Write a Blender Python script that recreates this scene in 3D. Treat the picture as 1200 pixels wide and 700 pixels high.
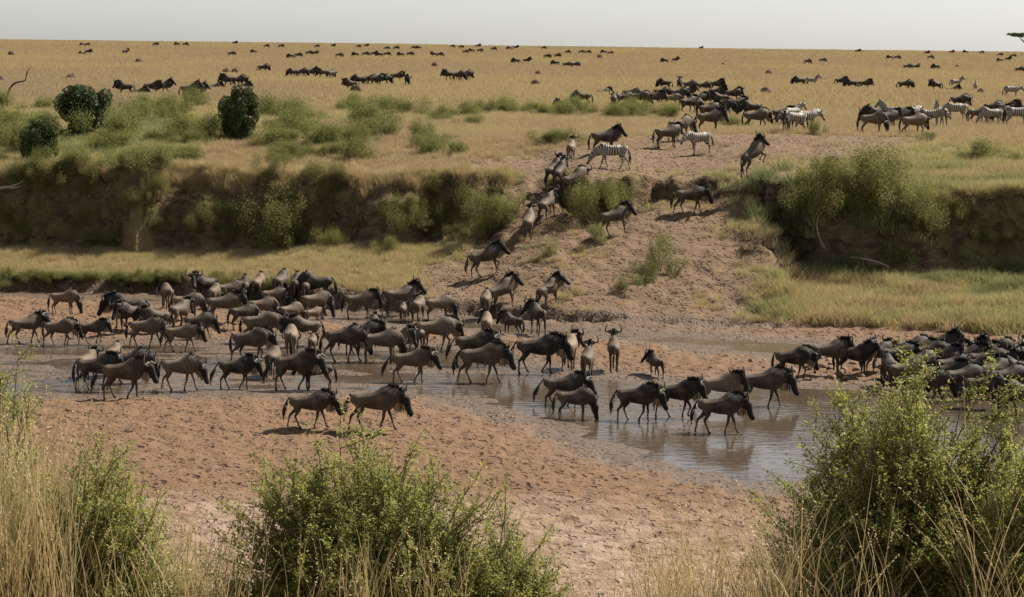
import bpy, math
import numpy as np
from mathutils import Matrix, Vector, Euler, kdtree

# ------------------------------------------------------------------ start
for o in list(bpy.data.objects):
    bpy.data.objects.remove(o, do_unlink=True)
scene = bpy.context.scene
COL = scene.collection
R = np.random.default_rng(7)

# ------------------------------------------------------------------ camera
CZ = 11.3                      # eye height above the river bed (m)
FPX = 3000.0                   # focal length in 1200-wide pixels
PITCH = math.atan((350 - 48.5) / FPX)
ROLL = 0.0125
cam_d = bpy.data.cameras.new('camera')
cam = bpy.data.objects.new('camera', cam_d)
COL.objects.link(cam)
cam_d.sensor_width = 36.0
cam_d.lens = FPX / 1200.0 * 36.0
cam_d.clip_start = 0.5
cam_d.clip_end = 6000
CAM_R = Matrix.Rotation(math.radians(90) - PITCH, 3, 'X') @ Matrix.Rotation(ROLL, 3, 'Z')
cam.matrix_world = Matrix.Translation((0, 0, CZ)) @ CAM_R.to_4x4()
scene.camera = cam

# ------------------------------------------------------------------ sky, sun, exposure
SUN = Vector((0.78, 0.48, 1.0)).normalized()
elev = math.asin(SUN.z)
azim = math.atan2(SUN.x, SUN.y)           # clockwise from +y
world = bpy.data.worlds.new('World')
scene.world = world
world.use_nodes = True
wn, wl = world.node_tree.nodes, world.node_tree.links
wn.clear()
w_out = wn.new('ShaderNodeOutputWorld')
w_bg = wn.new('ShaderNodeBackground')
w_sky = wn.new('ShaderNodeTexSky')
w_sky.sky_type = 'NISHITA'
w_sky.sun_disc = False
w_sky.sun_elevation = elev
w_sky.sun_rotation = azim
w_sky.altitude = 0
w_sky.air_density = 1.0
w_sky.dust_density = 0.6
w_sky.ozone_density = 1.0
w_hsv = wn.new('ShaderNodeHueSaturation')
w_hsv.inputs['Saturation'].default_value = 0.30
w_tint = wn.new('ShaderNodeMix'); w_tint.data_type = 'RGBA'; w_tint.blend_type = 'MULTIPLY'
w_tint.inputs[0].default_value = 1.0
w_tint.inputs[7].default_value = (0.965, 0.99, 1.0, 1)
w_bg.inputs['Strength'].default_value = 0.057
wl.new(w_sky.outputs[0], w_hsv.inputs['Color'])
wl.new(w_hsv.outputs[0], w_tint.inputs[6])
wl.new(w_tint.outputs[2], w_bg.inputs['Color'])
wl.new(w_bg.outputs[0], w_out.inputs['Surface'])

sun_d = bpy.data.lights.new('sun', 'SUN')
sun_d.energy = 5.0
sun_d.angle = math.radians(0.55)
sun_d.color = (1.0, 0.93, 0.82)
sun = bpy.data.objects.new('sun', sun_d)
COL.objects.link(sun)
sun.rotation_euler = SUN.to_track_quat('Z', 'Y').to_euler()
sun.location = (60, 60, 80)

vs = scene.view_settings
vs.view_transform = 'Standard'
vs.look = 'None'
vs.exposure = 1.06
vs.gamma = 1.0
vs.use_curve_mapping = False
scene.render.engine = 'CYCLES'

# ------------------------------------------------------------------ numpy noise
def _hash(ix, iy, seed):
    h = (ix.astype(np.int64) * 374761393 + iy.astype(np.int64) * 668265263 + seed * 974634533) & 0xffffffff
    h = ((h ^ (h >> 13)) * 1274126177) & 0xffffffff
    h = ((h ^ (h >> 16)) * 2246822519) & 0xffffffff
    return ((h ^ (h >> 15)) & 0xffffff) / float(0xffffff)

def vnoise(x, y, seed=0):
    x = np.asarray(x, float); y = np.asarray(y, float)
    ix = np.floor(x); iy = np.floor(y)
    fx = x - ix; fy = y - iy
    fx = fx * fx * fx * (fx * (fx * 6 - 15) + 10); fy = fy * fy * fy * (fy * (fy * 6 - 15) + 10)
    a = _hash(ix, iy, seed); b = _hash(ix + 1, iy, seed)
    c = _hash(ix, iy + 1, seed); d = _hash(ix + 1, iy + 1, seed)
    return (a + (b - a) * fx) * (1 - fy) + (c + (d - c) * fx) * fy

def fbm(x, y, octv=4, seed=0):
    s = 0; a = 0.5; t = 0
    for i in range(octv):
        s = s + a * vnoise(x * 2 ** i + i * 17.3, y * 2 ** i - i * 9.1, seed + i); t += a; a *= 0.5
    return s / t * 2 - 1

def sstep(a, b, v):
    t = np.clip((v - a) / (b - a), 0, 1)
    return t * t * (3 - 2 * t)

# ------------------------------------------------------------------ layout helpers
def hor(px):                      # eye-level line of the tilted camera
    return 41 + 15 * px / 1200.0

def bedpt(px, py):                # picture point on the flat river bed -> x, y
    d = Vector(((px - 600) / FPX, -(py - 350) / FPX, -1))
    w = CAM_R @ d
    t = CZ / -w.z
    return (w.x * t, w.y * t)

def sdf(poly, x, y):              # signed distance to a polygon, negative inside
    P = np.array(poly); n = len(P)
    d2 = np.full(x.shape, 1e18); ins = np.zeros(x.shape, bool)
    for i in range(n):
        ax, ay = P[i]; bx, by = P[(i + 1) % n]
        ex, ey = bx - ax, by - ay
        t = np.clip(((x - ax) * ex + (y - ay) * ey) / (ex * ex + ey * ey + 1e-9), 0, 1)
        d2 = np.minimum(d2, (x - ax - t * ex) ** 2 + (y - ay - t * ey) ** 2)
        c = ((ay > y) != (by > y)) & (x < ex * (y - ay) / (ey if abs(ey) > 1e-9 else 1e-9) + ax)
        ins ^= c
    return np.where(ins, -1, 1) * np.sqrt(d2)

CH_MAIN = [bedpt(*p) for p in [(-400, 405), (0, 402), (70, 400), (130, 404), (190, 397), (250, 402), (330, 396), (380, 402), (430, 404),
    (520, 405), (560, 414), (610, 428), (650, 433), (700, 440), (780, 447), (850, 452), (900, 449), (960, 452), (1040, 456), (1250, 452), (1600, 450),
    (1600, 530), (1200, 540), (1030, 556), (950, 572), (890, 570), (840, 561), (780, 550), (730, 536), (690, 516), (640, 498), (585, 481), (530, 466),
    (470, 460), (400, 458), (300, 461), (180, 464), (60, 467), (-400, 470)]]
CH_UP = [bedpt(*p) for p in [(-400, 337), (0, 341), (150, 346), (300, 358), (380, 366), (450, 367), (540, 371), (640, 384), (800, 391), (900, 399), (1010, 405), (1060, 411),
    (1000, 416), (930, 420), (850, 413), (780, 402), (700, 395), (600, 391), (520, 385), (440, 381), (390, 376), (310, 366), (200, 354), (90, 348), (-400, 344)]]

# bank profile by column: (px, shore y, (bank top y, d), (foot y, d), (lip y, d), (back y, d))
BANK = [
 (-300, 342, (324, 113.4), (291, 119.0), (203, 120.6), (165, 134)),
 (0,    342, (324, 113.4), (291, 119.0), (203, 120.6), (165, 134)),
 (200,  345, (326, 113.0), (294, 118.8), (204, 120.6), (165, 134)),
 (310,  356, (332, 109.6), (294, 117.8), (208, 119.8), (166, 134)),
 (400,  364, (336, 107.2), (288, 116.6), (214, 118.6), (168, 133)),
 (500,  368, (346, 106.4), (288, 116.0), (210, 118.4), (168, 133)),
 (560,  372, (352, 105.4), (286, 113.8), (205, 118.6), (166, 132)),
 (600,  375, (358, 104.3), (290, 111.6), (207, 119.2), (165, 132)),
 (635,  377, (361, 103.8), (284, 111.4), (212, 119.0), (164, 132)),
 (665,  379, (364, 103.2), (272, 112.6), (208, 117.0), (163, 131)),
 (700,  380, (366, 102.8), (266, 113.4), (204, 116.4), (162, 131)),
 (735,  382, (369, 102.6), (258, 114.0), (208, 116.6), (162, 131)),
 (770,  383, (371, 102.4), (244, 115.2), (214, 117.2), (161, 131)),
 (800,  384, (372, 102.3), (240, 115.6), (216, 117.4), (161, 131)),
 (845,  385, (374, 102.1), (234, 116.2), (212, 117.8), (161, 131)),
 (868,  386, (375, 102.0), (238, 115.0), (210, 117.8), (160, 131)),
 (884,  386, (375, 101.9), (262, 112.0), (210, 116.6), (160, 131)),
 (905,  387, (376, 101.8), (318, 110.6), (216, 113.6), (160, 131)),
 (960,  390, (379, 101.1), (326, 110.6), (216, 112.9), (161, 131)),
 (1080, 395, (386, 99.9),  (326, 109.4), (230, 111.8), (163, 131)),
 (1200, 400, (391, 98.8),  (334, 107.8), (232, 110.6), (165, 131)),
 (1600, 404, (395, 98.0),  (340, 107.0), (232, 110.0), (168, 131)),
]
_bx, _by, _bz = [], [], []
for (px, sy, bt, ft, lp, bk) in BANK:
    H = hor(px)
    sd = CZ * FPX / (sy - H)
    pts = [(sd, 0.0)]
    for (yy, dd) in (bt, ft, lp, bk):
        pts.append((dd, CZ - (yy - H) * dd / FPX))
    f, l = pts[2], pts[3]
    k = 0.30
    pts.insert(3, (l[0] - 0.55, f[1] + (l[1] - f[1]) * k))     # foot of the steep face
    _bx.append((px - 600) * 115 / FPX)
    _by.append([p[0] for p in pts]); _bz.append([p[1] for p in pts])
_bx = np.array(_bx); _by = np.array(_by); _bz = np.array(_bz)

def ground(x, y, fine=True):
    x = np.asarray(x, float); y = np.asarray(y, float)
    xs = x * np.where(y > 118, 118 / np.maximum(y, 1), 1.0)
    xw = xs + 0.7 * fbm(xs * 0.45, y * 0.45, 3, 11) + 0.5 * fbm(xs * 1.3, y * 1.3, 3, 12)
    kn = [np.interp(xw, _bx, _by[:, j]) for j in range(6)]
    kz = [np.interp(xw, _bx, _bz[:, j]) for j in range(6)]
    wob = 1.25 * fbm(xs * 0.33, xs * 0 + 3.3, 4, 21) + 0.30 * fbm(xs * 1.3, y * 0 + 1.7, 3, 22)
    kn[3] = kn[3] + wob; kn[4] = kn[4] + wob * 1.05 + 0.12 * fbm(xs * 2.3, y * 0.1, 3, 5)
    kn[2] = kn[2] + 0.5 * wob
    slump = sstep(.42, .78, vnoise(xs * .36, xs * 0 + 7.7, 77)) * (1 - sstep(-3, 0, xw) * (1 - sstep(10.6, 11.6, xw)))
    kz[3] = kz[2] + (kz[4] - kz[2]) * (.14 + .55 * slump); kn[3] = kn[4] - (.42 + 1.0 * slump)
    rw = np.interp(xw, [-1.2, -.2, 1.7, 2.6, 9.0, 9.9, 10.9, 11.4], [0, 1, 1, 0, 0, 1, 1, 0])      # trodden ways up: plain slopes
    kz[3] = kz[3] * (1 - rw) + (kz[2] + (kz[4] - kz[2]) * .72) * rw; kn[3] = kn[3] * (1 - rw) + (kn[2] + (kn[4] - kn[2]) * .70) * rw
    kn[2] = np.minimum(kn[2], kn[3] - .1)
    kn[1] = kn[1] + 0.25 * fbm(xs * 1.1, y * 0, 3, 31)
    # bed
    z = np.zeros(x.shape)
    near = y < 119
    if near.any():
        xx, yy = x[near], y[near]
        wx = xx + 0.35 * fbm(xx * 0.8, yy * 0.8, 3, 41); wy = yy + 0.8 * fbm(xx * 0.35, yy * 0.5, 3, 42)
        dd = np.minimum(sdf(CH_MAIN, wx, wy), sdf(CH_UP, wx, wy))
        b = 0.16 * sstep(0, 4, dd) - (0.045 + 0.050 * sstep(-6, 4, xx)) * sstep(0, 1.6, -dd)
        b = b + 0.11 * fbm(xx * 0.35, yy * 1.1, 4, 43) * sstep(0.0, 1.0, np.abs(dd) + 0.3)
        b = b + 0.11 * fbm(xx * 2.7, yy * 2.0, 3, 44) * sstep(-0.1, 1.2, dd)
        z[near] = b
    kz[0] = z
    r = z.copy()
    PL = [(150, CZ - 5.0), (180, CZ - 4.95), (400, CZ - 4.9), (550, CZ - 4.6), (750, CZ - 2.9), (900, CZ - 1.8), (1100, CZ - 2.4), (1500, CZ - 7), (4000, CZ - 60)]
    K = kn + [np.full(x.shape, p[0]) for p in PL]
    Z = kz + [np.full(x.shape, p[1]) for p in PL]
    for j in range(len(K) - 1):
        m = (y >= K[j])
        if not m.any(): continue
        t = np.clip((y[m] - K[j][m]) / np.maximum(K[j + 1][m] - K[j][m], 0.02), 0, 1)
        if j in (0, 2): t = t * t * (3 - 2 * t)
        r[m] = Z[j][m] + (Z[j + 1][m] - Z[j][m]) * t
    if fine:
        up = sstep(0.0, 1.5, y - kn[0])
        far = sstep(150, 260, y)
        r = r + up * (0.10 * fbm(x * 0.9, y * 0.9, 4, 51) + 0.045 * fbm(x * 3.1, y * 3.1, 2, 52)) * (1 - far)
        cl = sstep(-1.5, -0.3, y - kn[3]) * (1 - sstep(0.2, 1.5, y - kn[4]))
        r = r + cl * 0.40 * fbm(x * 1.9, r * 1.1 + y * 0.3, 4, 53)
        rm = sstep(.4, 2.5, y - kn[0]) * (1 - sstep(0, 5, y - kn[4])) * sstep(-4, -1, xs) * (1 - sstep(9.5, 11, xs))
        gul = np.abs(fbm(x * .55 + .25 * y, y * .16, 4, 57))
        r = r + rm * (.16 * fbm(x * .8, y * .9, 4, 58) - .11 * np.exp(-(gul / .12) ** 2))
        tm = sstep(.3, 1.5, y - kn[1]) * (1 - sstep(-1.5, 0, y - kn[2])) * sstep(9, 11, xs)
        r = r + tm * .34 * fbm(x * .55, y * .75, 3, 59)
        r = r + far * 0.25 * fbm(x * 0.02, y * 0.01, 3, 54)
        sh = np.exp(-((y - kn[0]) / 0.7) ** 2)
        r = r + sh * 0.10 * fbm(x * 2.1, y * 2.1, 3, 55)
    # near bank, on the photographer's side
    nb = np.interp(y, [-60, 0, 5, 12, 20, 24, 30, 46, 50], [CZ - 1.6, CZ - 2.0, CZ - 2.3, CZ - 3.3, CZ - 4.85, CZ - 5.6, CZ - 7.1, 0.1, -1])
    m = y < 50
    r = np.where(m, np.maximum(r, nb + 0.06 * fbm(x * 1.2, y * 1.2, 3, 56)), r)
    return r

def raypt(px, py):
    d = Vector(((px - 600) / FPX, -(py - 350) / FPX, -1))
    w = CAM_R @ d
    w = np.array(w) / w.y
    t = np.concatenate([np.arange(48, 160, 0.1), np.geomspace(160, 1100, 700)])
    gz = ground(w[0] * t, t)
    rz = CZ + w[2] * t
    k = np.nonzero(rz <= gz)[0]
    i = k[0] if len(k) else np.argmin(rz - gz)
    return np.array([w[0] * t[i], t[i], gz[i]])

# ------------------------------------------------------------------ mesh helpers
def mesh_np(name, verts, faces, attrs=None, smooth=False):
    """faces: (n,3) or (n,4) array, or list of such arrays."""
    if not isinstance(faces, list): faces = [faces]
    me = bpy.data.meshes.new(name)
    verts = np.asarray(verts, np.float32)
    me.vertices.add(len(verts)); me.vertices.foreach_set('co', verts.ravel())
    faces = [np.asarray(f, np.int32) for f in faces if len(f)]
    if faces:
        idx = np.concatenate([f.ravel() for f in faces])
        tot = np.concatenate([np.full(len(f), f.shape[1], np.int32) for f in faces])
        st = np.concatenate([[0], np.cumsum(tot)[:-1]]).astype(np.int32)
        me.loops.add(len(idx)); me.loops.foreach_set('vertex_index', idx)
        me.polygons.add(len(tot)); me.polygons.foreach_set('loop_start', st); me.polygons.foreach_set('loop_total', tot)
        if smooth: me.polygons.foreach_set('use_smooth', np.ones(len(tot), bool))
    for k, v in (attrs or {}).items():
        v = np.asarray(v, np.float32)
        if v.ndim == 1:
            a = me.attributes.new(k, 'FLOAT', 'POINT'); a.data.foreach_set('value', v)
        else:
            a = me.attributes.new(k, 'FLOAT_COLOR', 'POINT')
            if v.shape[1] == 3: v = np.concatenate([v, np.ones((len(v), 1), np.float32)], 1)
            a.data.foreach_set('color', v.ravel())
    me.update(calc_edges=True); me.validate()
    return me

def link(name, me, mat=None, parent=None, **props):
    o = bpy.data.objects.new(name, me)
    COL.objects.link(o)
    if mat is not None and me is not None and len(me.materials) == 0: me.materials.append(mat)
    if parent is not None: o.parent = parent
    for k, v in props.items(): o[k] = v
    return o

def empty(name, loc=(0, 0, 0), **props):
    o = bpy.data.objects.new(name, None); COL.objects.link(o)
    o.empty_display_size = 0.2; o.location = loc
    for k, v in props.items(): o[k] = v
    return o

def tube(points, radii, sides=6):
    """closed tapered tube along points -> verts, quads, tris"""
    P = np.asarray(points, float); r = np.asarray(radii, float); n = len(P)
    T = np.gradient(P, axis=0); T /= np.linalg.norm(T, axis=1)[:, None] + 1e-9
    ref = np.array([0, 1.0, 0]) if abs(T[:, 1]).mean() < 0.8 else np.array([1.0, 0, 0])
    A = np.cross(T, ref); A /= np.linalg.norm(A, axis=1)[:, None] + 1e-9
    B = np.cross(T, A)
    a = np.arange(sides) * 2 * np.pi / sides
    V = P[:, None] + r[:, None, None] * (np.cos(a)[None, :, None] * A[:, None] + np.sin(a)[None, :, None] * B[:, None])
    V = V.reshape(-1, 3)
    q = []
    for i in range(n - 1):
        for s in range(sides):
            s2 = (s + 1) % sides
            q.append((i * sides + s, i * sides + s2, (i + 1) * sides + s2, (i + 1) * sides + s))
    V = np.concatenate([V, P[:1], P[-1:]])
    t = []
    for s in range(sides):
        s2 = (s + 1) % sides
        t.append((s2, s, n * sides)); t.append(((n - 1) * sides + s, (n - 1) * sides + s2, n * sides + 1))
    return V, np.array(q), np.array(t)

class Buf:
    def __init__(s): s.v = []; s.q = []; s.t = []; s.a = []; s.n = 0
    def add(s, V, q=None, t=None, a=0.0):
        s.v.append(np.asarray(V, float))
        if q is not None and len(q): s.q.append(np.asarray(q) + s.n)
        if t is not None and len(t): s.t.append(np.asarray(t) + s.n)
        a = np.asarray(a, float)
        s.a.append(np.full(len(V), float(a)) if a.ndim == 0 else a)
        s.n += len(V)
    def mesh(s, name, attr='tint', smooth=False):
        f = []
        if s.q: f.append(np.concatenate(s.q))
        if s.t: f.append(np.concatenate(s.t))
        return mesh_np(name, np.concatenate(s.v), f, {attr: np.concatenate(s.a)}, smooth)

def unit(v): return v / (np.linalg.norm(v, axis=-1, keepdims=True) + 1e-9)

def leaves(cent, length, width, rng, updir=None, bias=0.6):
    """pointed folded leaves (2 quads as a shallow keel) -> verts, tris"""
    n = len(cent)
    L = np.broadcast_to(length, (n,)); W = np.broadcast_to(width, (n,))
    d = unit(rng.normal(size=(n, 3)) + (0 if updir is None else bias * updir))
    nn = unit(rng.normal(size=(n, 3)) * .75 + np.array([0.25, 0.1, .9]))
    d = unit(d - nn * (d * nn).sum(1, keepdims=True))
    s = np.cross(nn, d)
    p0 = cent - d * L[:, None] * 0.5
    p1 = cent + s * W[:, None] * 0.5 + nn * W[:, None] * 0.15
    p2 = cent + d * L[:, None] * 0.5
    p3 = cent - s * W[:, None] * 0.5 + nn * W[:, None] * 0.15
    V = np.stack([p0, p1, p2, p3], 1).reshape(-1, 3)
    b = np.arange(n)[:, None] * 4
    T = np.concatenate([b + [0, 1, 2], b + [0, 2, 3]])
    return V, T

def blades(base, height, width, lean, rng, seg=2, curve=0.5):
    """curved tapering grass blades -> verts, quads, tris"""
    n = len(base)
    az = rng.uniform(0, 2 * np.pi, n); dirv = np.stack([np.cos(az), np.sin(az), np.zeros(n)], 1)
    faz = rng.uniform(0, 2 * np.pi, n); side = np.stack([np.cos(faz), np.sin(faz), np.zeros(n)], 1)
    H = np.broadcast_to(height, (n,)); W = np.broadcast_to(width, (n,)); Ln = np.broadcast_to(lean, (n,))
    V = []
    for k in range(seg):
        f = k / seg
        c = base + np.array([0, 0, 1]) * (H * (f - 0.25 * curve * Ln * f * f))[:, None] + dirv * (H * Ln * (f * (1 - curve) + curve * f * f))[:, None]
        w = (W * (1 - 0.55 * f))[:, None] * 0.5
        V += [c - side * w, c + side * w]
    f = 1.0
    V.append(base + np.array([0, 0, 1]) * (H * (f - 0.25 * curve * Ln))[:, None] + dirv * (H * Ln)[:, None])
    m = 2 * seg + 1
    V = np.stack(V, 1).reshape(-1, 3)
    b = np.arange(n)[:, None] * m
    Q = [b + [2 * k, 2 * k + 1, 2 * k + 3, 2 * k + 2] for k in range(seg - 1)]
    T = b + [2 * seg - 2, 2 * seg - 1, 2 * seg]
    return V, (np.concatenate(Q) if Q else None), T, m

# ------------------------------------------------------------------ material helpers
class NT:
    def __init__(s, name):
        s.m = bpy.data.materials.new(name); s.m.use_nodes = True
        s.t = s.m.node_tree; s.t.nodes.clear()
        s.out = s.t.nodes.new('ShaderNodeOutputMaterial')
    def n(s, typ, **kw):
        nd = s.t.nodes.new(typ)
        for k, v in kw.items(): setattr(nd, k, v)
        return nd
    def l(s, a, b): s.t.links.new(a, b)
    def val(s, sock, v):
        if hasattr(v, 'links'): s.l(v, sock)
        else: sock.default_value = v
    def mix(s, f, a, b, mode='MIX'):
        nd = s.n('ShaderNodeMix', data_type='RGBA', blend_type=mode)
        s.val(nd.inputs[0], f)
        for i, c in ((6, a), (7, b)):
            if isinstance(c, tuple): nd.inputs[i].default_value = c if len(c) == 4 else c + (1,)
            else: s.l(c, nd.inputs[i])
        return nd.outputs[2]
    def math(s, op, a, b=0.0, clamp=False):
        nd = s.n('ShaderNodeMath', operation=op, use_clamp=clamp)
        s.val(nd.inputs[0], a); s.val(nd.inputs[1], b)
        return nd.outputs[0]
    def noise(s, vec, scale, detail=4, rough=0.55, dist=0.0):
        nd = s.n('ShaderNodeTexNoise')
        nd.inputs['Scale'].default_value = scale; nd.inputs['Detail'].default_value = detail
        nd.inputs['Roughness'].default_value = rough; nd.inputs['Distortion'].default_value = dist
        if vec is not None: s.l(vec, nd.inputs['Vector'])
        return nd.outputs['Fac']
    def ramp(s, f, stops):
        nd = s.n('ShaderNodeValToRGB'); cr = nd.color_ramp
        while len(cr.elements) < len(stops): cr.elements.new(0.5)
        for e, (p, c) in zip(cr.elements, stops):
            e.position = p; e.color = c if len(c) == 4 else c + (1,)
        s.l(f, nd.inputs[0]); return nd.outputs[0]
    def maprange(s, v, a, b, c=0.0, d=1.0):
        nd = s.n('ShaderNodeMapRange'); s.l(v, nd.inputs[0])
        for i, x in enumerate((a, b, c, d)): nd.inputs[i + 1].default_value = x
        return nd.outputs[0]
    def attr(s, name, typ='GEOMETRY'):
        return s.n('ShaderNodeAttribute', attribute_name=name, attribute_type=typ)
    def bump(s, h, strength=0.5, dist=0.05):
        nd = s.n('ShaderNodeBump'); nd.inputs['Strength'].default_value = strength; nd.inputs['Distance'].default_value = dist
        s.l(h, nd.inputs['Height']); return nd.outputs[0]
    def pbsdf(s, col, rough=0.9, spec=0.2, normal=None):
        nd = s.n('ShaderNodeBsdfPrincipled')
        if isinstance(col, tuple): nd.inputs['Base Color'].default_value = col + (1,)
        else: s.l(col, nd.inputs['Base Color'])
        s.val(nd.inputs['Roughness'], rough); s.val(nd.inputs['Specular IOR Level'], spec)
        if normal is not None: s.l(normal, nd.inputs['Normal'])
        return nd
    def done(s, sh):
        s.l(sh, s.out.inputs['Surface']); return s.m

def leaf_material(name, stops, attr_type='GEOMETRY', transl=0.35, rough=0.55, spec=0.25):
    m = NT(name)
    tint = m.attr('tint', attr_type).outputs['Fac']
    col = m.ramp(tint, stops)
    p = m.pbsdf(col, rough, spec)
    tr = m.n('ShaderNodeBsdfTranslucent')
    m.l(m.mix(1.0, col, (1.0, 0.98, 0.82), 'MULTIPLY'), tr.inputs['Color'])
    mx = m.n('ShaderNodeMixShader'); mx.inputs[0].default_value = transl
    m.l(p.outputs[0], mx.inputs[1]); m.l(tr.outputs[0], mx.inputs[2])
    return m.done(mx.outputs[0])

STRAW = [(0.0, (0.330, 0.250, 0.166)), (0.35, (0.395, 0.305, 0.165)), (0.65, (0.335, 0.310, 0.145)), (1.0, (0.140, 0.160, 0.070))]
M_GRASS = leaf_material('dry_savanna_grass', STRAW, 'INSTANCER', 0.40, 0.6, 0.15)
M_FGRASS = leaf_material('tall_straw_grass', [(0.0, (0.518, 0.401, 0.228)), (0.45, (0.389, 0.302, 0.158)), (0.75, (0.260, 0.241, 0.101)), (1.0, (0.156, 0.201, 0.063))], 'GEOMETRY', 0.3, 0.5, 0.3)
M_BUSH = leaf_material('acacia_shrub_leaves', [(0.0, (0.106, 0.125, 0.037)), (0.4, (0.202, 0.221, 0.061)), (0.8, (0.335, 0.337, 0.097)), (1.0, (0.500, 0.445, 0.144))], 'GEOMETRY', 0.45, 0.6, 0.15)
M_SHRUB = leaf_material('low_shrub_leaves', [(0.0, (0.084, 0.097, 0.033)), (0.5, (0.154, 0.165, 0.056)), (1.0, (0.261, 0.248, 0.093))], 'GEOMETRY', 0.45, 0.7, 0.1)
M_DARKBUSH = leaf_material('dark_evergreen_leaves', [(0.0, (0.029, 0.046, 0.016)), (0.5, (0.052, 0.074, 0.023)), (1.0, (0.102, 0.123, 0.039))], 'GEOMETRY', 0.2, 0.55, 0.25)
M_OLIVE = leaf_material('dry_olive_thicket', [(0.0, (0.089, 0.092, 0.032)), (0.5, (0.157, 0.159, 0.053)), (1.0, (0.295, 0.266, 0.097))], 'GEOMETRY', 0.35, 0.7, 0.1)

def bark(name, c1, c2):
    m = NT(name); tc = m.n('ShaderNodeTexCoord').outputs['Object']
    f = m.noise(tc, 14, 5)
    return m.done(m.pbsdf(m.mix(f, c1, c2), 0.9, 0.15, m.bump(f, 0.5, 0.01)).outputs[0])
M_TWIG = bark('shrub_twig_bark', (0.09, 0.065, 0.045), (0.20, 0.15, 0.105))
M_DEADWOOD = bark('bleached_dead_wood', (0.17, 0.13, 0.10), (0.42, 0.34, 0.26))
M_DEADDARK = bark('dark_dead_branch', (0.045, 0.034, 0.027), (0.12, 0.09, 0.07))

# ------------------------------------------------------------------ terrain
DIRT = [(-2.2, 104.5), (-4.0, 108.0), (-3.5, 111.0), (-1.2, 113.5), (0.3, 119), (-3.0, 124), (0.5, 126.5), (4, 128.5), (8, 132), (9.5, 136), (15, 137), (21.5, 136),
        (20.5, 131), (18, 126), (15.5, 120), (12.5, 115.5), (11.3, 112), (11.2, 108), (9.2, 104), (9.0, 100), (4, 100)]
def grass_cover(x, y):
    x = np.asarray(x, float); y = np.asarray(y, float)
    xs = x
    bed = np.interp(x, _bx, _by[:, 1]) 
    bed = np.where(x < -8, np.interp(x, _bx, _by[:, 0]) + .9, bed)
    up = sstep(-0.5, 0.5, y - bed)
    d = sdf(DIRT, x + 0.9 * fbm(x * 0.5, y * 0.5, 3, 61), y + 1.4 * fbm(x * 0.4, y * 0.3, 3, 62))
    g = up * sstep(-0.4, 1.6, d)
    lip = np.interp(x * np.where(y > 118, 118 / np.maximum(y, 1), 1), _bx, _by[:, 4]); foot = np.interp(x, _bx, _by[:, 2])
    cliff = sstep(-0.5, 0.3, y - foot) * (1 - sstep(0.2, 1.2, y - lip))
    return g, cliff, d

# water-level wetness is baked as a map of soil that stays damp beside the channels
ys = np.concatenate([np.linspace(-40, 16, 15), np.linspace(18, 44, 30), np.arange(45, 92, 0.19), np.arange(92, 98, 0.22), np.arange(98, 122, 0.125),
                     np.arange(122, 150, 0.4), np.geomspace(150.5, 1500, 110), [2200, 3500]])
NU = 520
us = np.linspace(-1, 1, NU)
wid = np.maximum(22, 0.30 * ys + 8)
GX = us[None, :] * wid[:, None]; GY = np.repeat(ys[:, None], NU, 1)
gx, gy = GX.ravel(), GY.ravel()
gz = ground(gx, gy)
gcov, gcliff, _ = grass_cover(gx, gy)
wet = np.zeros(gx.shape)
mb = (gy > 44) & (gy < 119)
wetd = np.minimum(sdf(CH_MAIN, gx[mb], gy[mb]), sdf(CH_UP, gx[mb], gy[mb]))
wet[mb] = (1 - sstep(-0.02, 0.10, gz[mb])) * 0.6 + 0.5 * (1 - sstep(0.2, 1.8, wetd + 0.8 * fbm(gx[mb] * 0.5, gy[mb], 3, 71)))
shore = np.exp(-((gy - np.interp(gx, _bx, _by[:, 0])) / 0.8) ** 2) * (gx < 11)
wet = np.clip(np.maximum(wet, shore * 0.8), 0, 1)
dry = (1 - sstep(54, 63, gy + 5 * fbm(gx * 0.15, gy * 0.15, 3, 72))) * (gy > 15)
nearbank = (gy < 46)
gcov = np.where(nearbank, 0.5, gcov)
nr = len(ys)
ii = (np.arange(nr - 1)[:, None] * NU + np.arange(NU - 1)[None, :]).ravel()
quads = np.stack([ii, ii + 1, ii + NU + 1, ii + NU], 1)
g_me = mesh_np('ground', np.stack([gx, gy, gz], 1), quads,
               {'cover': np.stack([gcov, wet, dry], 1), 'cliff': gcliff, 'upland': sstep(0, 2.0, gy - np.interp(gx, _bx, _by[:, 0]))}, True)

m = NT('savanna_ground')
geo = m.n('ShaderNodeNewGeometry')
pos = geo.outputs['Position']
cov = m.n('ShaderNodeSeparateColor'); m.l(m.attr('cover').outputs['Color'], cov.inputs[0])
n_big = m.noise(pos, 0.25, 5); n_mid = m.noise(pos, 1.6, 5, 0.6); n_fine = m.noise(pos, 9.0, 5, 0.65)
sand = m.mix(n_mid, (0.132, 0.074, 0.040), (0.192, 0.116, 0.065))
sand = m.mix(m.maprange(n_fine, 0.40, 0.62), sand, (0.158, 0.095, 0.054))
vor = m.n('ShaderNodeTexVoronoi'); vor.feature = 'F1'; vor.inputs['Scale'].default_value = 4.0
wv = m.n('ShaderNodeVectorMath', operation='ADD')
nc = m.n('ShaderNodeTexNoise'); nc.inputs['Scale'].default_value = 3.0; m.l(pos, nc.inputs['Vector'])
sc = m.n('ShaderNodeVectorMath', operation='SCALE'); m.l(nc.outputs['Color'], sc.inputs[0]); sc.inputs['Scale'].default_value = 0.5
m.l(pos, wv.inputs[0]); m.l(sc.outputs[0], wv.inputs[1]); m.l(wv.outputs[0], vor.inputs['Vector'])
print_m = m.maprange(vor.outputs['Distance'], 0.18, 0.42, 1.0, 0.0)          # hoof prints: damp cores, with the pits' shadows painted in as dark colour
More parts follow.
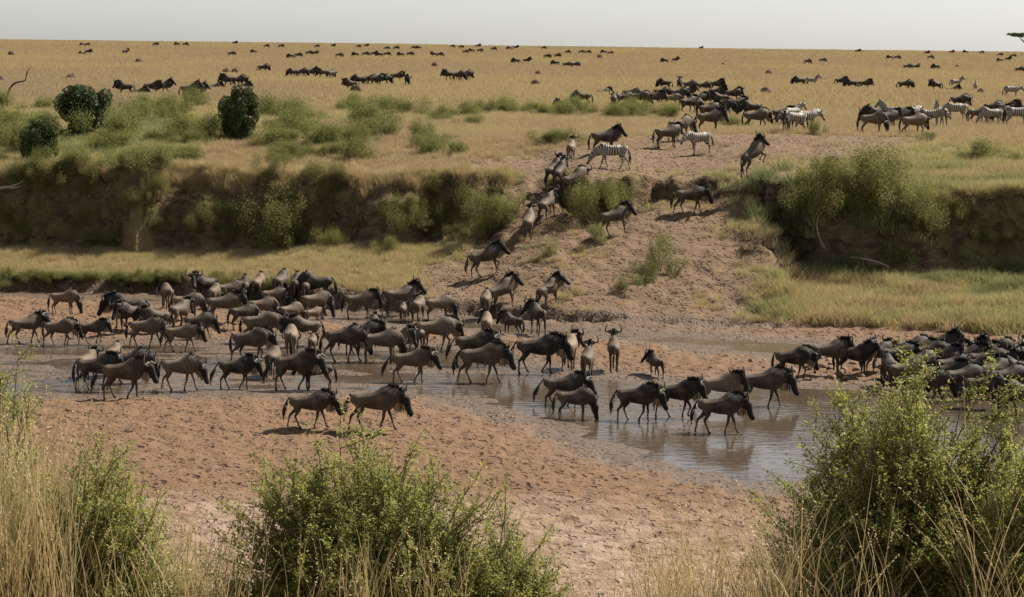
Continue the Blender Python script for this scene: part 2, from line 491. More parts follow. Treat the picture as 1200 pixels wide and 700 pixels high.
print_m = m.math('MULTIPLY', print_m, m.maprange(m.noise(pos, 0.7, 4, 0.65), 0.28, 0.50))
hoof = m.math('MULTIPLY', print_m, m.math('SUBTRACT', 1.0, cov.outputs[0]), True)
upl = m.attr('upland').outputs['Fac']
sand = m.mix(upl, sand, m.mix(n_mid, (0.120, 0.076, 0.044), (0.186, 0.124, 0.074)))
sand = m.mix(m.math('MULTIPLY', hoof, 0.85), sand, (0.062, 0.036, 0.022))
drys = m.mix(n_mid, (0.23, 0.160, 0.112), (0.31, 0.23, 0.17))
base = m.mix(m.math('MULTIPLY', cov.outputs[2], m.maprange(n_mid, 0.3, 0.6)), sand, drys)
litter = m.mix(n_mid, (0.175, 0.122, 0.060), (0.250, 0.178, 0.085))
litter = m.mix(m.maprange(n_big, 0.42, 0.66), litter, (0.150, 0.128, 0.055))
base = m.mix(cov.outputs[0], base, litter)
lay = m.n('ShaderNodeMapping'); m.l(pos, lay.inputs[0]); lay.inputs['Scale'].default_value = (1.0, 1.0, 2.4)
n_lay = m.maprange(m.noise(lay.outputs[0], 1.5, 6, 0.7), 0.36, 0.66)
cliffc = m.mix(n_lay, (0.072, 0.045, 0.025), (0.270, 0.178, 0.104))
ca = m.attr('cliff').outputs['Fac']
base = m.mix(ca, base, cliffc)
mud = m.mix(n_mid, (0.080, 0.053, 0.034), (0.135, 0.090, 0.058))
base = m.mix(cov.outputs[1], base, mud)
rough = m.math('SUBTRACT', 0.95, m.math('MULTIPLY', cov.outputs[1], 0.50))
hh = m.math('ADD', m.math('MULTIPLY', n_fine, 0.6), m.math('MULTIPLY', n_mid, 0.5))
hh = m.math('ADD', hh, m.math('MULTIPLY', m.math('MULTIPLY', n_lay, ca), 1.2))
hh = m.math('SUBTRACT', hh, m.math('MULTIPLY', hoof, 0.7))
nrm = m.bump(hh, 0.95, 0.16)
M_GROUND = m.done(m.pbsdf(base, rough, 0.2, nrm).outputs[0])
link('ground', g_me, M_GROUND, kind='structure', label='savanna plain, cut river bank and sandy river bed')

# ------------------------------------------------------------------ river water
m = NT('muddy_river_water')
pos = m.n('ShaderNodeNewGeometry').outputs['Position']
mp = m.n('ShaderNodeMapping'); m.l(pos, mp.inputs[0]); mp.inputs['Scale'].default_value = (0.55, 1.5, 1)
r1 = m.noise(mp.outputs[0], 2.2, 3, 0.5, 0.4); r2 = m.noise(mp.outputs[0], 7.5, 2, 0.5)
calm = m.maprange(m.noise(pos, 0.18, 2), 0.40, 0.62)
hgt = m.math('ADD', r1, m.math('MULTIPLY', r2, 0.22))
bp = m.n('ShaderNodeBump'); bp.inputs['Distance'].default_value = 0.05
m.l(m.math('ADD', m.math('MULTIPLY', calm, 0.45), 0.22), bp.inputs['Strength']); m.l(hgt, bp.inputs['Height'])
wcol = m.mix(m.noise(mp.outputs[0], 0.5, 4), (0.050, 0.036, 0.025), (0.088, 0.065, 0.045))
p = m.pbsdf(wcol, 0.06, 0.5, bp.outputs[0]); p.inputs['IOR'].default_value = 1.33
M_WATER = m.done(p.outputs[0])
wx = np.linspace(-42, 42, 60); wy = np.linspace(62, 117, 40)
WX, WY = np.meshgrid(wx, wy)
ii = (np.arange(39)[:, None] * 60 + np.arange(59)[None, :]).ravel()
link('river_water', mesh_np('river_water', np.stack([WX.ravel(), WY.ravel(), np.full(WX.size, -0.035)], 1),
     np.stack([ii, ii + 1, ii + 61, ii + 60], 1), None, True), M_WATER, kind='structure', label='shallow muddy river channels')

# ------------------------------------------------------------------ animals: bodies grown as one surface
def catmull(P, step):
    P = np.asarray(P, float); n = len(P)
    out = []
    for i in range(n - 1):
        p0 = P[max(i - 1, 0)]; p1 = P[i]; p2 = P[i + 1]; p3 = P[min(i + 2, n - 1)]
        k = max(2, int(np.linalg.norm((p2 - p1)[:3]) / step))
        for t in np.arange(k) / k:
            out.append(0.5 * (2 * p1 + (p2 - p0) * t + (2 * p0 - 5 * p1 + 4 * p2 - p3) * t * t + (3 * p1 - p0 - 3 * p2 + p3) * t ** 3))
    out.append(P[-1])
    return np.array(out)

def loft(P, step=0.035, sides=14):
    """P rows: x, y, z, half depth, half width, black mask, leg mask, stripe coordinate"""
    C = catmull(P, step)
    X = C[:, :3]; T = unit(np.gradient(X, axis=0))
    Y = np.array([0, 1.0, 0]); L = unit(Y - T * (T @ Y)[:, None]); D = np.cross(L, T)
    a = np.arange(sides) * 2 * np.pi / sides
    V = X[:, None] + np.maximum(C[:, 3], 0.004)[:, None, None] * np.cos(a)[None, :, None] * D[:, None] + np.maximum(C[:, 4], 0.004)[:, None, None] * np.sin(a)[None, :, None] * L[:, None]
    n = len(C); V = V.reshape(-1, 3)
    A = np.repeat(C[:, 5:8], sides, 0)
    q = [(i * sides + s, i * sides + (s + 1) % sides, (i + 1) * sides + (s + 1) % sides, (i + 1) * sides + s) for i in range(n - 1) for s in range(sides)]
    V = np.concatenate([V, X[:1], X[-1:]]); A = np.concatenate([A, C[:1, 5:8], C[-1:, 5:8]])
    t = []
    for s in range(sides):
        s2 = (s + 1) % sides
        t += [(s2, s, n * sides), ((n - 1) * sides + s, (n - 1) * sides + s2, n * sides + 1)]
    return V, q, t, A

WB = dict(
  trunk=[(-.76, .97, .05, .05), (-.70, .96, .13, .115), (-.58, .945, .185, .17), (-.40, .93, .20, .19), (-.18, .915, .24, .215), (.06, .92, .285, .23),
         (.27, .955, .345, .22), (.43, 1.00, .375, .19), (.58, 1.02, .325, .155), (.70, 1.03, .23, .125), (.79, 1.03, .11, .075)],
  neck0=(.46, 1.07, .29, .145), neck1=(.68, .235, .12), head_len=.60, withers=(.38, 1.37),
  front=[(.45, .10, 1.02, .14, .075), (.43, .125, .78, .095, .062), (.40, .12, .62, .062, .052), (.425, .11, .42, .047, .045), (.415, .105, .24, .030, .030), (.425, .105, .10, .036, .036), (.455, .105, .035, .046, .042), (.465, .105, .005, .044, .042)],
  hind=[(-.50, .10, 1.02, .17, .09), (-.47, .12, .82, .155, .085), (-.45, .125, .68, .105, .068), (-.54, .12, .53, .058, .048), (-.61, .11, .43, .046, .042), (-.595, .105, .26, .031, .031), (-.575, .105, .10, .036, .035), (-.545, .105, .035, .046, .042), (-.535, .105, .005, .044, .042)])
ZB = dict(
  trunk=[(-.74, 1.05, .05, .05), (-.68, 1.06, .15, .13), (-.55, 1.04, .225, .20), (-.38, 1.01, .25, .225), (-.15, .98, .265, .25), (.08, .975, .27, .245),
         (.28, .99, .275, .225), (.44, 1.02, .275, .19), (.58, 1.04, .235, .15), (.68, 1.05, .15, .11), (.74, 1.05, .08, .06)],
  neck0=(.48, 1.10, .24, .12), neck1=(.72, .18, .085), head_len=.50, withers=(.36, 1.28),
  front=WB['front'], hind=WB['hind'])

def skull(kind, hp, hang, yaw, S):
    """head axis frame"""
    a = math.radians(hang); w = math.radians(yaw)
    ax = np.array([math.cos(a) * math.cos(w), math.cos(a) * math.sin(w), -math.sin(a)])
    lat = np.array([-math.sin(w), math.cos(w), 0.0])
    dor = np.cross(ax, lat); dor = dor if dor[2] > 0 else -dor
    return ax, lat, dor

WB['trunk'] = [(x * .92, z, h, w * 1.26) for (x, z, h, w) in WB['trunk']]
WB['front'] = [(x - .03, y * 1.22, *r) for (x, y, *r) in WB['front']]
WB['hind'] = [(x + .05, y * 1.3, *r) for (x, y, *r) in WB['hind']]
def make_animal(kind, legs, head, body=None, tail=(0, 0), seed=0):
    """legs: four (hoof dx, lift) fl fr hl hr; head: (poll x, poll y, poll z, pitch down, yaw). Returns dict of meshes."""
    S = WB if kind == 'wb' else ZB
    rng = np.random.default_rng(seed)
    px_, py_, pz_, hang, yaw = head
    ax, lat, dor = skull(kind, head[:3], hang, yaw, S)
    poll = np.array([px_, py_, pz_])
    rear = body if isinstance(body, (int, float)) else 0
    lie = body == 'lie'
    def pose(P, full=False, hindleg=False):
        P = np.array(P, float)
        if rear:
            c = np.array([-.50, 0, .90]); a = math.radians(rear)
            w = np.ones(len(P)) if not hindleg else sstep(.62, 1.0, P[:, 2])
            for i in range(len(P)):
                an = a * w[i]; d = P[i, :3] - c
                P[i, 0] = c[0] + d[0] * math.cos(an) - d[2] * math.sin(an); P[i, 2] = c[2] + d[0] * math.sin(an) + d[2] * math.cos(an)
        if lie: P[:, 2] = P[:, 2] - .60
        return P
    bits = []
    tr = pose([(x, 0, z, h, w, 0, 0, x) for (x, z, h, w) in S['trunk']]); bits.append(loft(tr))
    n0 = S['neck0']; n1 = S['neck1']
    mid = np.array([n1[0], py_ * .35, (n0[1] * .55 + pz_ * .45)])
    u0 = .5
    d1 = np.linalg.norm(mid - [n0[0], 0, n0[1]]); d2 = np.linalg.norm(poll - mid)
    bk = .55 if kind == 'wb' else 0
    neck = [(n0[0] - .08, 0, n0[1], n0[2] * .9, n0[3], 0, 0, u0 - .08), (n0[0], 0, n0[1], n0[2], n0[3], bk * .5, 0, u0), (*mid, n1[1], n1[2], bk, 0, u0 + d1),
            (*(poll + ax * .02 - dor * .03), .13, .08, 1 if kind == 'wb' else 0, 0, u0 + d1 + d2), (*(poll + ax * .12 - dor * .01), .08, .06, 1 if kind == 'wb' else 0, 0, u0 + d1 + d2 + .1)]
    bits.append(loft(pose(neck)))
    hl = S['head_len']
    if kind == 'wb': prof = [(-.06, .06, .06), (.0, .13, .095), (.11, .145, .10), (.26, .12, .08), (.40, .10, .068), (.50, .10, .08), (.57, .08, .07), (hl + .02, .03, .03)]
    else: prof = [(-.06, .05, .05), (.0, .10, .08), (.11, .125, .085), (.24, .098, .065), (.36, .075, .052), (.44, .072, .055), (.49, .055, .05), (hl + .01, .02, .02)]
    hd = [(*(poll + ax * t - dor * .02 * math.sin(t * 5)), d, w, 1 if kind == 'wb' else sstep(.33, .42, np.array(t)) , 0, 1.2 + t) for (t, d, w) in prof]
    bits.append(loft(pose(hd)))
    up = unit(dor * .45 - ax * .85)
    for s in (-1, 1):                                    # ears
        if kind == 'wb': e0 = poll + lat * s * .06 + up * .03; e1 = e0 + lat * s * .17 - up * .02 + ax * .02; ew = .045
        else: e0 = poll + lat * s * .05 + up * .05; e1 = e0 + up * .19 + lat * s * .04; ew = .045
        em = (e0 + e1) / 2
        bits.append(loft(pose([(*e0, .02, .025, .6, 0, 1.3), (*em, ew, .028, .6, 0, 1.3), (*e1, .012, .012, .9, 0, 1.3)]), 0.03, 8))
    for i, (nm, s) in enumerate((('front', 1), ('front', -1), ('hind', 1), ('hind', -1))):
        dx, lf = legs[i]
        P = []
        for j, (x, y, z, a_, b_) in enumerate(S[nm]):
            w = min(max((.86 - z) / .86, 0), 1)
            zz = z + lf * w ** 1.6
            xx = x + dx * w ** 1.15
            if nm == 'front': xx += lf * .9 * math.exp(-((z - .42) / .20) ** 2) - lf * .45 * math.exp(-((z - .05) / .15) ** 2)
            else: xx += -lf * .25 * math.exp(-((z - .43) / .2) ** 2) + lf * .6 * math.exp(-((z - .68) / .15) ** 2)
            leg = float(sstep(np.array(.80), np.array(.55), z)) if False else (1.0 if z < .62 else 0.0)
            P.append((xx, y * s, zz, a_, b_, 1.0 if z < .06 else 0.0, leg, z * 1.1 + 3))
        if lie:
            P = [(p[0] * (1 if nm == 'hind' else .9), p[1] * 1.2, max(p[2], .66), p[3], p[4], p[5], p[6], p[7]) for p in P[:4]] + [((.62 if nm == 'front' else -.25), .16 * s, .65, .04, .04, 0, 1, 3.3)]
        bits.append(loft(pose(P, hindleg=(nm == 'hind')), 0.03, 10))
    B = Buf(); AT = []
    for V, q, t, A in bits:
        B.add(V, q, t); AT.append(A)
    AT = np.concatenate(AT); SV = np.concatenate(B.v)
    src = B.mesh('animal_source')
    ob = bpy.data.objects.new('animal_source', src); COL.objects.link(ob)
    md = ob.modifiers.new('r', 'REMESH'); md.mode = 'VOXEL'; md.voxel_size = 0.021
    sm = ob.modifiers.new('s', 'SMOOTH'); sm.factor = 0.5; sm.iterations = 3
    dc = ob.modifiers.new('d', 'DECIMATE'); dc.ratio = 0.34
    dg = bpy.context.evaluated_depsgraph_get(); dg.update()
    body_me = bpy.data.meshes.new_from_object(ob.evaluated_get(dg), depsgraph=dg)
    dc.ratio = 0.085
    dg.update()
    far_me = bpy.data.meshes.new_from_object(ob.evaluated_get(dg), depsgraph=dg)
    bpy.data.objects.remove(ob, do_unlink=True); bpy.data.meshes.remove(src)
    kd = kdtree.KDTree(len(SV))
    for i, v in enumerate(SV): kd.insert(v, i)
    kd.balance()
    for me in (body_me, far_me):
        me.materials.clear()
        for a in list(me.attributes):
            if a.name == 'tint': me.attributes.remove(a)
        n = len(me.vertices); cols = np.ones((n, 4), np.float32)
        for i, v in enumerate(me.vertices):
            w = 0; acc = np.zeros(3)
            for (co, k, d) in kd.find_n(v.co, 4):
                q = 1 / (d + .01); acc += AT[k] * q; w += q
            cols[i, :3] = acc / w
        at = me.attributes.new('mark', 'FLOAT_COLOR', 'POINT'); at.data.foreach_set('color', cols.ravel())
        me.polygons.foreach_set('use_smooth', np.ones(len(me.polygons), bool))
    out = dict(body=body_me, far_body=far_me, parts=[])
    # tail
    tp = [(-.67, 0, 1.10), (-.76, tail[1] * .2, .98), (-.84 + tail[0] * .4, tail[1] * .5, .78), (-.85 + tail[0], tail[1], .56), (-.83 + tail[0] * 1.3, tail[1] * 1.2, .34)]
    tr_ = [.035, .026, .030, .055, .012] if kind == 'wb' else [.035, .024, .022, .045, .012]
    tp = pose([(*p, 0, 0) for p in tp])[:, :3]
    if lie: tp[:, 2] = np.maximum(tp[:, 2], .05)
    CC = catmull(np.column_stack([tp, tr_]), .08)
    V, q, t = tube(CC[:, :3], CC[:, 3], 7)
    b = Buf(); b.add(V, q, t)
    k = 26; bs = CC[-1, :3] + (CC[-7 if len(CC) > 7 else 0, :3] - CC[-1, :3]) * rng.uniform(0, 1.0, (k, 1))
    bv, bq, bt, _ = blades(bs * 1.0, -rng.uniform(.12, .24, k), .035, .25, rng, 2, .2); b.add(bv, bq, bt)
    out['parts'].append(('tail', b.mesh('tail', smooth=True), 'black'))
    pr = pose
    if kind == 'wb':
        for s in (-1, 1):                                # horns
            H = [(0, .03, .10), (.01, .13, .115), (.03, .23, .085), (.03, .315, .095), (.01, .345, .19), (-.01, .31, .30), (-.02, .265, .36)]
            rr = [.058, .054, .044, .036, .029, .020, .008]
            P = np.array([poll + ax * h[0] + lat * s * h[1] + up * h[2] for h in H])
            P = pose(np.column_stack([P, np.zeros((len(P), 2))]))[:, :3]
            CC = catmull(np.column_stack([P, rr]), .05)
            V, q, t = tube(CC[:, :3], CC[:, 3], 7); b = Buf(); b.add(V, q, t)
            out['parts'].append(('horn', b.mesh('horn', smooth=True), 'horn'))
        k = 110                                          # mane
        tt = rng.uniform(0, 1, k)
        w0 = np.array([S['withers'][0] + .02, 0, S['withers'][1] - .03]); w1 = np.array([mid[0], mid[1], mid[2] + n1[1] * .92]); w2 = poll + up * .08 - ax * .02
        c = ((1 - tt) ** 2)[:, None] * w0 + (2 * tt * (1 - tt))[:, None] * (w1 * 1.0 + np.array([0, 0, .05])) + (tt ** 2)[:, None] * w2
        bv, bq, bt, mm = blades(c - [0, 0, .04], rng.uniform(.12, .22, k), rng.uniform(.05, .09, k), .55, rng, 2, .6)
        bv = pose(np.column_stack([bv, np.zeros((len(bv), 2))]))[:, :3]
        b = Buf(); b.add(bv, bq, bt); out['parts'].append(('mane', b.mesh('mane'), 'black'))
        k = 90                                           # beard from chin to chest
        tt = rng.uniform(0, 1, k)
        c0 = np.array([.62, 0, .86]); c1 = mid - np.array([0, 0, n1[1] * .9]); c2 = poll + ax * .24 - dor * .09
        c = ((1 - tt) ** 2)[:, None] * c0 + (2 * tt * (1 - tt))[:, None] * c1 + (tt ** 2)[:, None] * c2 + rng.normal(0, .02, (k, 3)) * [1, 1, .3]
        ln = rng.uniform(.17, .34, k) * (1 if pz_ > .8 else .55)
        ln = np.minimum(ln, np.maximum(c[:, 2] - .06, .03))
        bv, bq, bt, mm = blades(c + [0, 0, .03], -ln, rng.uniform(.05, .08, k), .12, rng, 2, .2)
        bv = pose(np.column_stack([bv, np.zeros((len(bv), 2))]))[:, :3]
        b = Buf(); b.add(bv, bq, bt); out['parts'].append(('beard', b.mesh('beard'), 'beard'))
    else:
        k = 26                                           # upright mane, banded like the neck
        b = Buf(); w0 = np.array([S['withers'][0] + .06, 0, S['withers'][1] - .02]); w1 = np.array([mid[0], mid[1], mid[2] + n1[1] * .95]); w2 = poll + up * .10 - ax * .02
        for i in range(k):
            t = (i + .5) / k
            c = (1 - t) ** 2 * w0 + 2 * t * (1 - t) * (w1 + [0, 0, .03]) + t * t * w2
            tg = unit(2 * (1 - t) * (w1 - w0) + 2 * t * (w2 - w1)); nn = np.array([-tg[2], 0, tg[0]]); nn = nn if nn[2] > 0 else -nn
            hh = .10 * (1 - .4 * abs(t - .5)); e = tg * .024
            P = np.array([c - e - [0, .022, 0], c + e - [0, .022, 0], c + e + [0, .022, 0], c - e + [0, .022, 0], c - e * .7 + nn * hh, c + e * .7 + nn * hh]) 
            P = pose(np.column_stack([P, np.zeros((6, 2))]))[:, :3]
            b.add(P, [(0, 1, 5, 4), (2, 3, 4, 5)], [(1, 2, 5), (3, 0, 4)], (i // 2) % 2)
        out['parts'].append(('mane', b.mesh('mane'), 'zmane'))
    # far version: everything in one mesh
    fb = Buf(); mi = []
    V = np.zeros(len(far_me.vertices) * 3, np.float32); far_me.vertices.foreach_get('co', V); V = V.reshape(-1, 3)
    tr3 = [tuple(p.vertices) for p in far_me.polygons if len(p.vertices) == 3]; qd = [tuple(p.vertices) for p in far_me.polygons if len(p.vertices) == 4]
    ca = np.zeros(len(V) * 4, np.float32); far_me.attributes['mark'].data.foreach_get('color', ca); ca = ca.reshape(-1, 4)[:, :3]
    VV = [V]; CA = [ca]; F = [np.array(tr3).reshape(-1, 3)]; Q = [np.array(qd).reshape(-1, 4)]; n = len(V)
    for nm, pm, mk in out['parts']:
        pv = np.zeros(len(pm.vertices) * 3, np.float32); pm.vertices.foreach_get('co', pv); pv = pv.reshape(-1, 3)
        VV.append(pv); CA.append(np.tile([[1.0 if mk != 'beard' else .3, 0, 0 if mk != 'zmane' else .5]], (len(pv), 1)))
        f3 = [tuple(p.vertices) for p in pm.polygons if len(p.vertices) == 3]; f4 = [tuple(p.vertices) for p in pm.polygons if len(p.vertices) == 4]
        F.append(np.array(f3, int).reshape(-1, 3) + n); Q.append(np.array(f4, int).reshape(-1, 4) + n); n += len(pv)
    out['far'] = mesh_np('animal_far', np.concatenate(VV), [np.concatenate(Q).astype(int), np.concatenate(F).astype(int)], {'mark': np.concatenate(CA)}, True)
    bpy.data.meshes.remove(far_me)
    return out

# coats ---------------------------------------------------------------
m = NT('wildebeest_coat')
mk = m.n('ShaderNodeSeparateColor'); m.l(m.attr('mark').outputs['Color'], mk.inputs[0])
oc = m.n('ShaderNodeTexCoord').outputs['Object']
coat = m.attr('coat', 'OBJECT').outputs['Fac']
basec = m.ramp(coat, [(0.0, (0.015, 0.012, 0.010)), (0.3, (0.040, 0.029, 0.021)), (0.7, (0.092, 0.066, 0.045)), (1.0, (0.175, 0.122, 0.080))])
sx = m.n('ShaderNodeSeparateXYZ'); m.l(oc, sx.inputs[0])
wav = m.math('SINE', m.math('ADD', m.math('MULTIPLY', sx.outputs[0], 52.0), m.math('MULTIPLY', m.noise(oc, 7, 4), 16.0)))
bri = m.math('MULTIPLY', m.maprange(wav, 0.1, 0.8), m.maprange(sx.outputs[0], -0.1, 0.35), True)
col = m.mix(m.math('MULTIPLY', bri, 0.55), basec, (0.022, 0.018, 0.016))
patch = m.noise(oc, 3.2, 4)
col = m.mix(m.math('MULTIPLY', m.maprange(patch, 0.45, 0.66), 0.45), col, (0.17, 0.120, 0.078))
col = m.mix(m.math('MULTIPLY', mk.outputs[1], 0.45), col, (0.075, 0.052, 0.036))
col = m.mix(m.math('MULTIPLY', mk.outputs[0], 0.92, True), col, (0.009, 0.008, 0.007))
hair = m.noise(oc, 60, 3)
pw = m.pbsdf(col, 0.6, 0.2, m.bump(hair, 0.6, 0.02))
pw.inputs['Sheen Weight'].default_value = 0.06; pw.inputs['Sheen Roughness'].default_value = 0.35; pw.inputs['Sheen Tint'].default_value = (0.8, 0.65, 0.48, 1)
M_WB = m.done(pw.outputs[0])

m = NT('zebra_coat')
mk = m.n('ShaderNodeSeparateColor'); m.l(m.attr('mark').outputs['Color'], mk.inputs[0])
oc = m.n('ShaderNodeTexCoord').outputs['Object']
sx = m.n('ShaderNodeSeparateXYZ'); m.l(oc, sx.inputs[0])
rump = m.maprange(sx.outputs[0], -0.25, -0.6)
ph = m.math('ADD', m.math('MULTIPLY', mk.outputs[2], 52.0), m.math('MULTIPLY', m.noise(oc, 3.5, 2), 4.5))
ph = m.math('ADD', ph, m.math('MULTIPLY', m.math('MULTIPLY', rump, sx.outputs[2]), 20.0))
st = m.maprange(m.math('SINE', ph), -0.05, 0.30)
belly = m.maprange(sx.outputs[2], 0.80, 0.70)
col = m.mix(st, (0.016, 0.014, 0.012), (0.44, 0.385, 0.31))
col = m.mix(mk.outputs[0], col, (0.03, 0.025, 0.022))
M_ZB = m.done(m.pbsdf(col, 0.6, 0.25, m.bump(m.noise(oc, 60, 3), 0.3, 0.01)).outputs[0])

def hairmat(name, c1, c2, rough=0.6):
    m = NT(name); oc = m.n('ShaderNodeTexCoord').outputs['Object']
    f = m.noise(oc, 30, 3)
    return m.done(m.pbsdf(m.mix(f, c1, c2), rough, 0.3, m.bump(f, 0.3, 0.01)).outputs[0])
M_BLACKHAIR = hairmat('black_hair', (0.014, 0.012, 0.011), (0.035, 0.029, 0.025))
M_BEARD = hairmat('buff_beard_hair', (0.20, 0.14, 0.085), (0.34, 0.25, 0.16))
M_HORN = hairmat('dark_horn', (0.035, 0.030, 0.027), (0.105, 0.088, 0.072), 0.6)
m = NT('zebra_mane_hair')
M_ZMANE = m.done(m.pbsdf(m.mix(m.attr('tint').outputs['Fac'], (0.03, 0.025, 0.022), (0.45, 0.40, 0.33)), 0.7, 0.2).outputs[0])
PMAT = dict(black=M_BLACKHAIR, beard=M_BEARD, horn=M_HORN, zmane=M_ZMANE)

LV = (.87, 0, 1.19, 66, 0); LOW = (.90, 0, 1.04, 68, 0); DOWN = (.86, 0, .66, 80, 0); UP = (.80, 0, 1.40, 48, 0)
STD = [(0, 0), (-.04, 0), (.03, 0), (-.05, 0)]
WA = [(.24, 0), (-.22, 0), (-.26, .0), (.22, 0)]
WBk = [(-.20, 0), (.10, .10), (.28, 0), (-.22, .03)]
WC = [(.02, 0), (-.26, .05), (.20, .03), (-.10, 0)]
CLB = [(.20, .16), (.02, 0), (-.22, 0), (.12, 0)]
POSE = {
 's':  ('wb', STD, LV, None, (0, .03)),
 'a':  ('wb', WA, LOW, None, (-.05, .05)),
 'b':  ('wb', WBk, LV, None, (.03, -.06)),
 'c':  ('wb', WC, LOW, None, (-.08, .02)),
 'd':  ('wb', STD, DOWN, None, (0, -.03)),
 'e':  ('wb', WA, (.90, 0, .86, 72, 0), None, (-.03, .04)),
 'u':  ('wb', STD, UP, None, (0, .05)),
 'l':  ('wb', STD, (.82, .18, 1.26, 55, 45), None, (0, 0)),
 'r':  ('wb', WA, (.82, -.18, 1.26, 55, -45), None, (0, .04)),
 'k':  ('wb', CLB, (.86, 0, 1.24, 58, 0), None, (-.10, .03)),
 'j':  ('wb', [(.10, .30), (.02, .22), (-.10, 0), (.06, 0)], (.80, -.06, 1.30, 66, -10), 29, (-.05, 0)),
 'y':  ('wb', STD, (.82, 0, 1.26, 52, 0), 'lie', (0, .1)),
 'm':  ('wb', WBk, (.84, .20, .96, 66, 35), None, (.05, .08)),
 'n':  ('wb', STD, (.80, -.16, .70, 78, -30), None, (0, -.05)),
 'p':  ('wb', WC, (.86, -.10, 1.10, 62, -22), None, (-.16, -.06)),
 'zs': ('zb', STD, (.95, 0, 1.52, 48, 0), None, (0, 0)),
 'zd': ('zb', WA, (1.02, 0, .72, 62, 0), None, (0, .03)),
 'zw': ('zb', WC, (1.02, 0, 1.40, 50, 0), None, (-.03, 0)),
 'zl': ('zb', STD, (1.02, .05, 1.10, 55, 12), None, (0, .02)),
}
LIB = {}
for i, (k, a) in enumerate(POSE.items()):
    LIB[k] = make_animal(a[0], a[1], a[2], a[3], a[4], seed=100 + i)
    bm_ = M_WB if a[0] == 'wb' else M_ZB
    LIB[k]['body'].materials.append(bm_); LIB[k]['far'].materials.append(bm_)
    for nm, me, mt in LIB[k]['parts']: me.materials.append(PMAT[mt])

POSEWORD = {'s': 'standing', 'a': 'striding', 'b': 'walking', 'c': 'stepping', 'd': 'drinking', 'e': 'walking head low', 'u': 'head raised', 'l': 'looking aside',
            'r': 'turning its head', 'k': 'climbing', 'j': 'rearing', 'y': 'lying down', 'm': 'walking with turned head', 'n': 'drinking sideways', 'p': 'trotting', 'zs': 'standing head up', 'zd': 'with head lowered', 'zw': 'walking', 'zl': 'standing head level'}
def coatword(c): return 'very dark' if c < .2 else 'dark brown' if c < .45 else 'grey-brown' if c < .75 else 'pale tan'
def headword(h, zone):
    h = h % 360
    if 50 < h < 130: return 'seen from behind'
    if 230 < h < 310: return 'facing the near bank'
    if zone in ('plain', 'horizon'): return 'seen side-on'
    if h <= 50 or h >= 310: return 'nose downriver'
    return 'nose upriver'
ZONE = {
 'farsand': ('on the sand below the far bank', 'wildebeest crowding the sand below the far bank'),
 'channel': ('in the shallow main channel', 'wildebeest wading the main river channel'),
 'bar': ('on the sandbar between two channels', 'wildebeest on the sandbar between the channels'),
 'bushherd': ('in the herd behind the acacia bush', 'packed herd behind the right acacia bush'),
 'ramp': ('on the bare dirt ramp', 'wildebeest climbing the dirt ramp and gully'),
 'plateau': ('on the trampled plateau', 'animals on the trampled plateau'),
 'edge': ('in the dark herd above the ramp', 'herd massed on the plain above the ramp'),
 'rightherd': ('in the mixed herd', 'mixed herd of wildebeest and zebra'),
 'plain': ('on the golden plain', 'wildebeest scattered over the golden plain'),
 'horizon': ('far out near the horizon', 'far animals near the horizon'),
}
def place(px, py, hd, pose, sc, coat, zone, label=None, far=False):
    p = raypt(px, py)
    kind = 'zebra' if pose[0] == 'z' else 'wildebeest'
    a = math.radians(hd); f = np.array([math.cos(a), math.sin(a)])
    e = .75 * sc
    q = np.array([[p[0] + f[0] * e, p[1] + f[1] * e], [p[0] - f[0] * e, p[1] - f[1] * e]])
    hz = ground(q[:, 0], q[:, 1], p[1] < 150)
    pit = math.atan2(hz[0] - hz[1], 2 * e)
    pit = max(-.36, min(.36, pit)) * (0.0 if pose == 'j' else .8)
    z = float(hz.mean()) if pose != 'j' else float(p[2]) + .12
    if p[1] > 150: pit = 0; z = float(hz.min())
    elif zone not in ('ramp', 'plateau'): pit *= .2; z = float(.5 * hz.min() + .5 * hz.mean())
    if kind == 'wildebeest' and not label:
        alt = {'a': 'am', 'b': 'bp', 'c': 'cp', 'e': 'em', 'd': 'dn', 's': 'sl'}.get(pose)
        if alt: pose = alt[int(_hash(np.array([px * 7.0]), np.array([py * 3.0]), 5)[0] * 2.2) % 2] if hd % 360 < 50 or hd % 360 > 130 else pose
    rv = [float(_hash(np.array([px]), np.array([py + 100.0 * q]), 9)[0]) for q in range(3)]
    sc = sc * (.91 if kind == 'wildebeest' else .95); nx = .94 + .11 * rv[0]; ny = .88 + .24 * rv[1]; nz = .96 + .08 * rv[2]
    if kind == 'wildebeest' and not label: coat = min(1.0, max(0.0, coat + (rv[0] - .5) * .25))
    L = LIB[pose]
    zw, grp = ZONE[zone]
    if label is None:
        small = ' calf' if (sc < .74 and kind == 'wildebeest') else ''
        cw = coatword(coat) + ' ' if kind == 'wildebeest' else 'striped '
        label = f"{cw}{kind}{small} {POSEWORD[pose]} {zw}" + ('' if zone == 'horizon' else f", {headword(hd, zone)}")
    if len(label.replace('-', ' ').split()) > 14 and ', ' in label: label = label.rsplit(', ', 1)[0]
    rot = (Matrix.Rotation(a, 4, 'Z') @ Matrix.Rotation(-pit, 4, 'Y'))
    M = Matrix.Translation((p[0], p[1], z - .012)) @ rot @ Matrix.Diagonal((sc * nx, sc * ny, sc * nz, 1))
    if far:
        o = link(kind, L['far']); o['coat'] = coat
        o.matrix_world = M
    else:
        o = empty(kind); o.matrix_world = M
        b = link('body', L['body'], None, o); b['coat'] = coat
        for nm, me, mt in L['parts']: link(nm, me, None, o)
    o['label'] = label; o['category'] = kind; o['group'] = grp
    return o

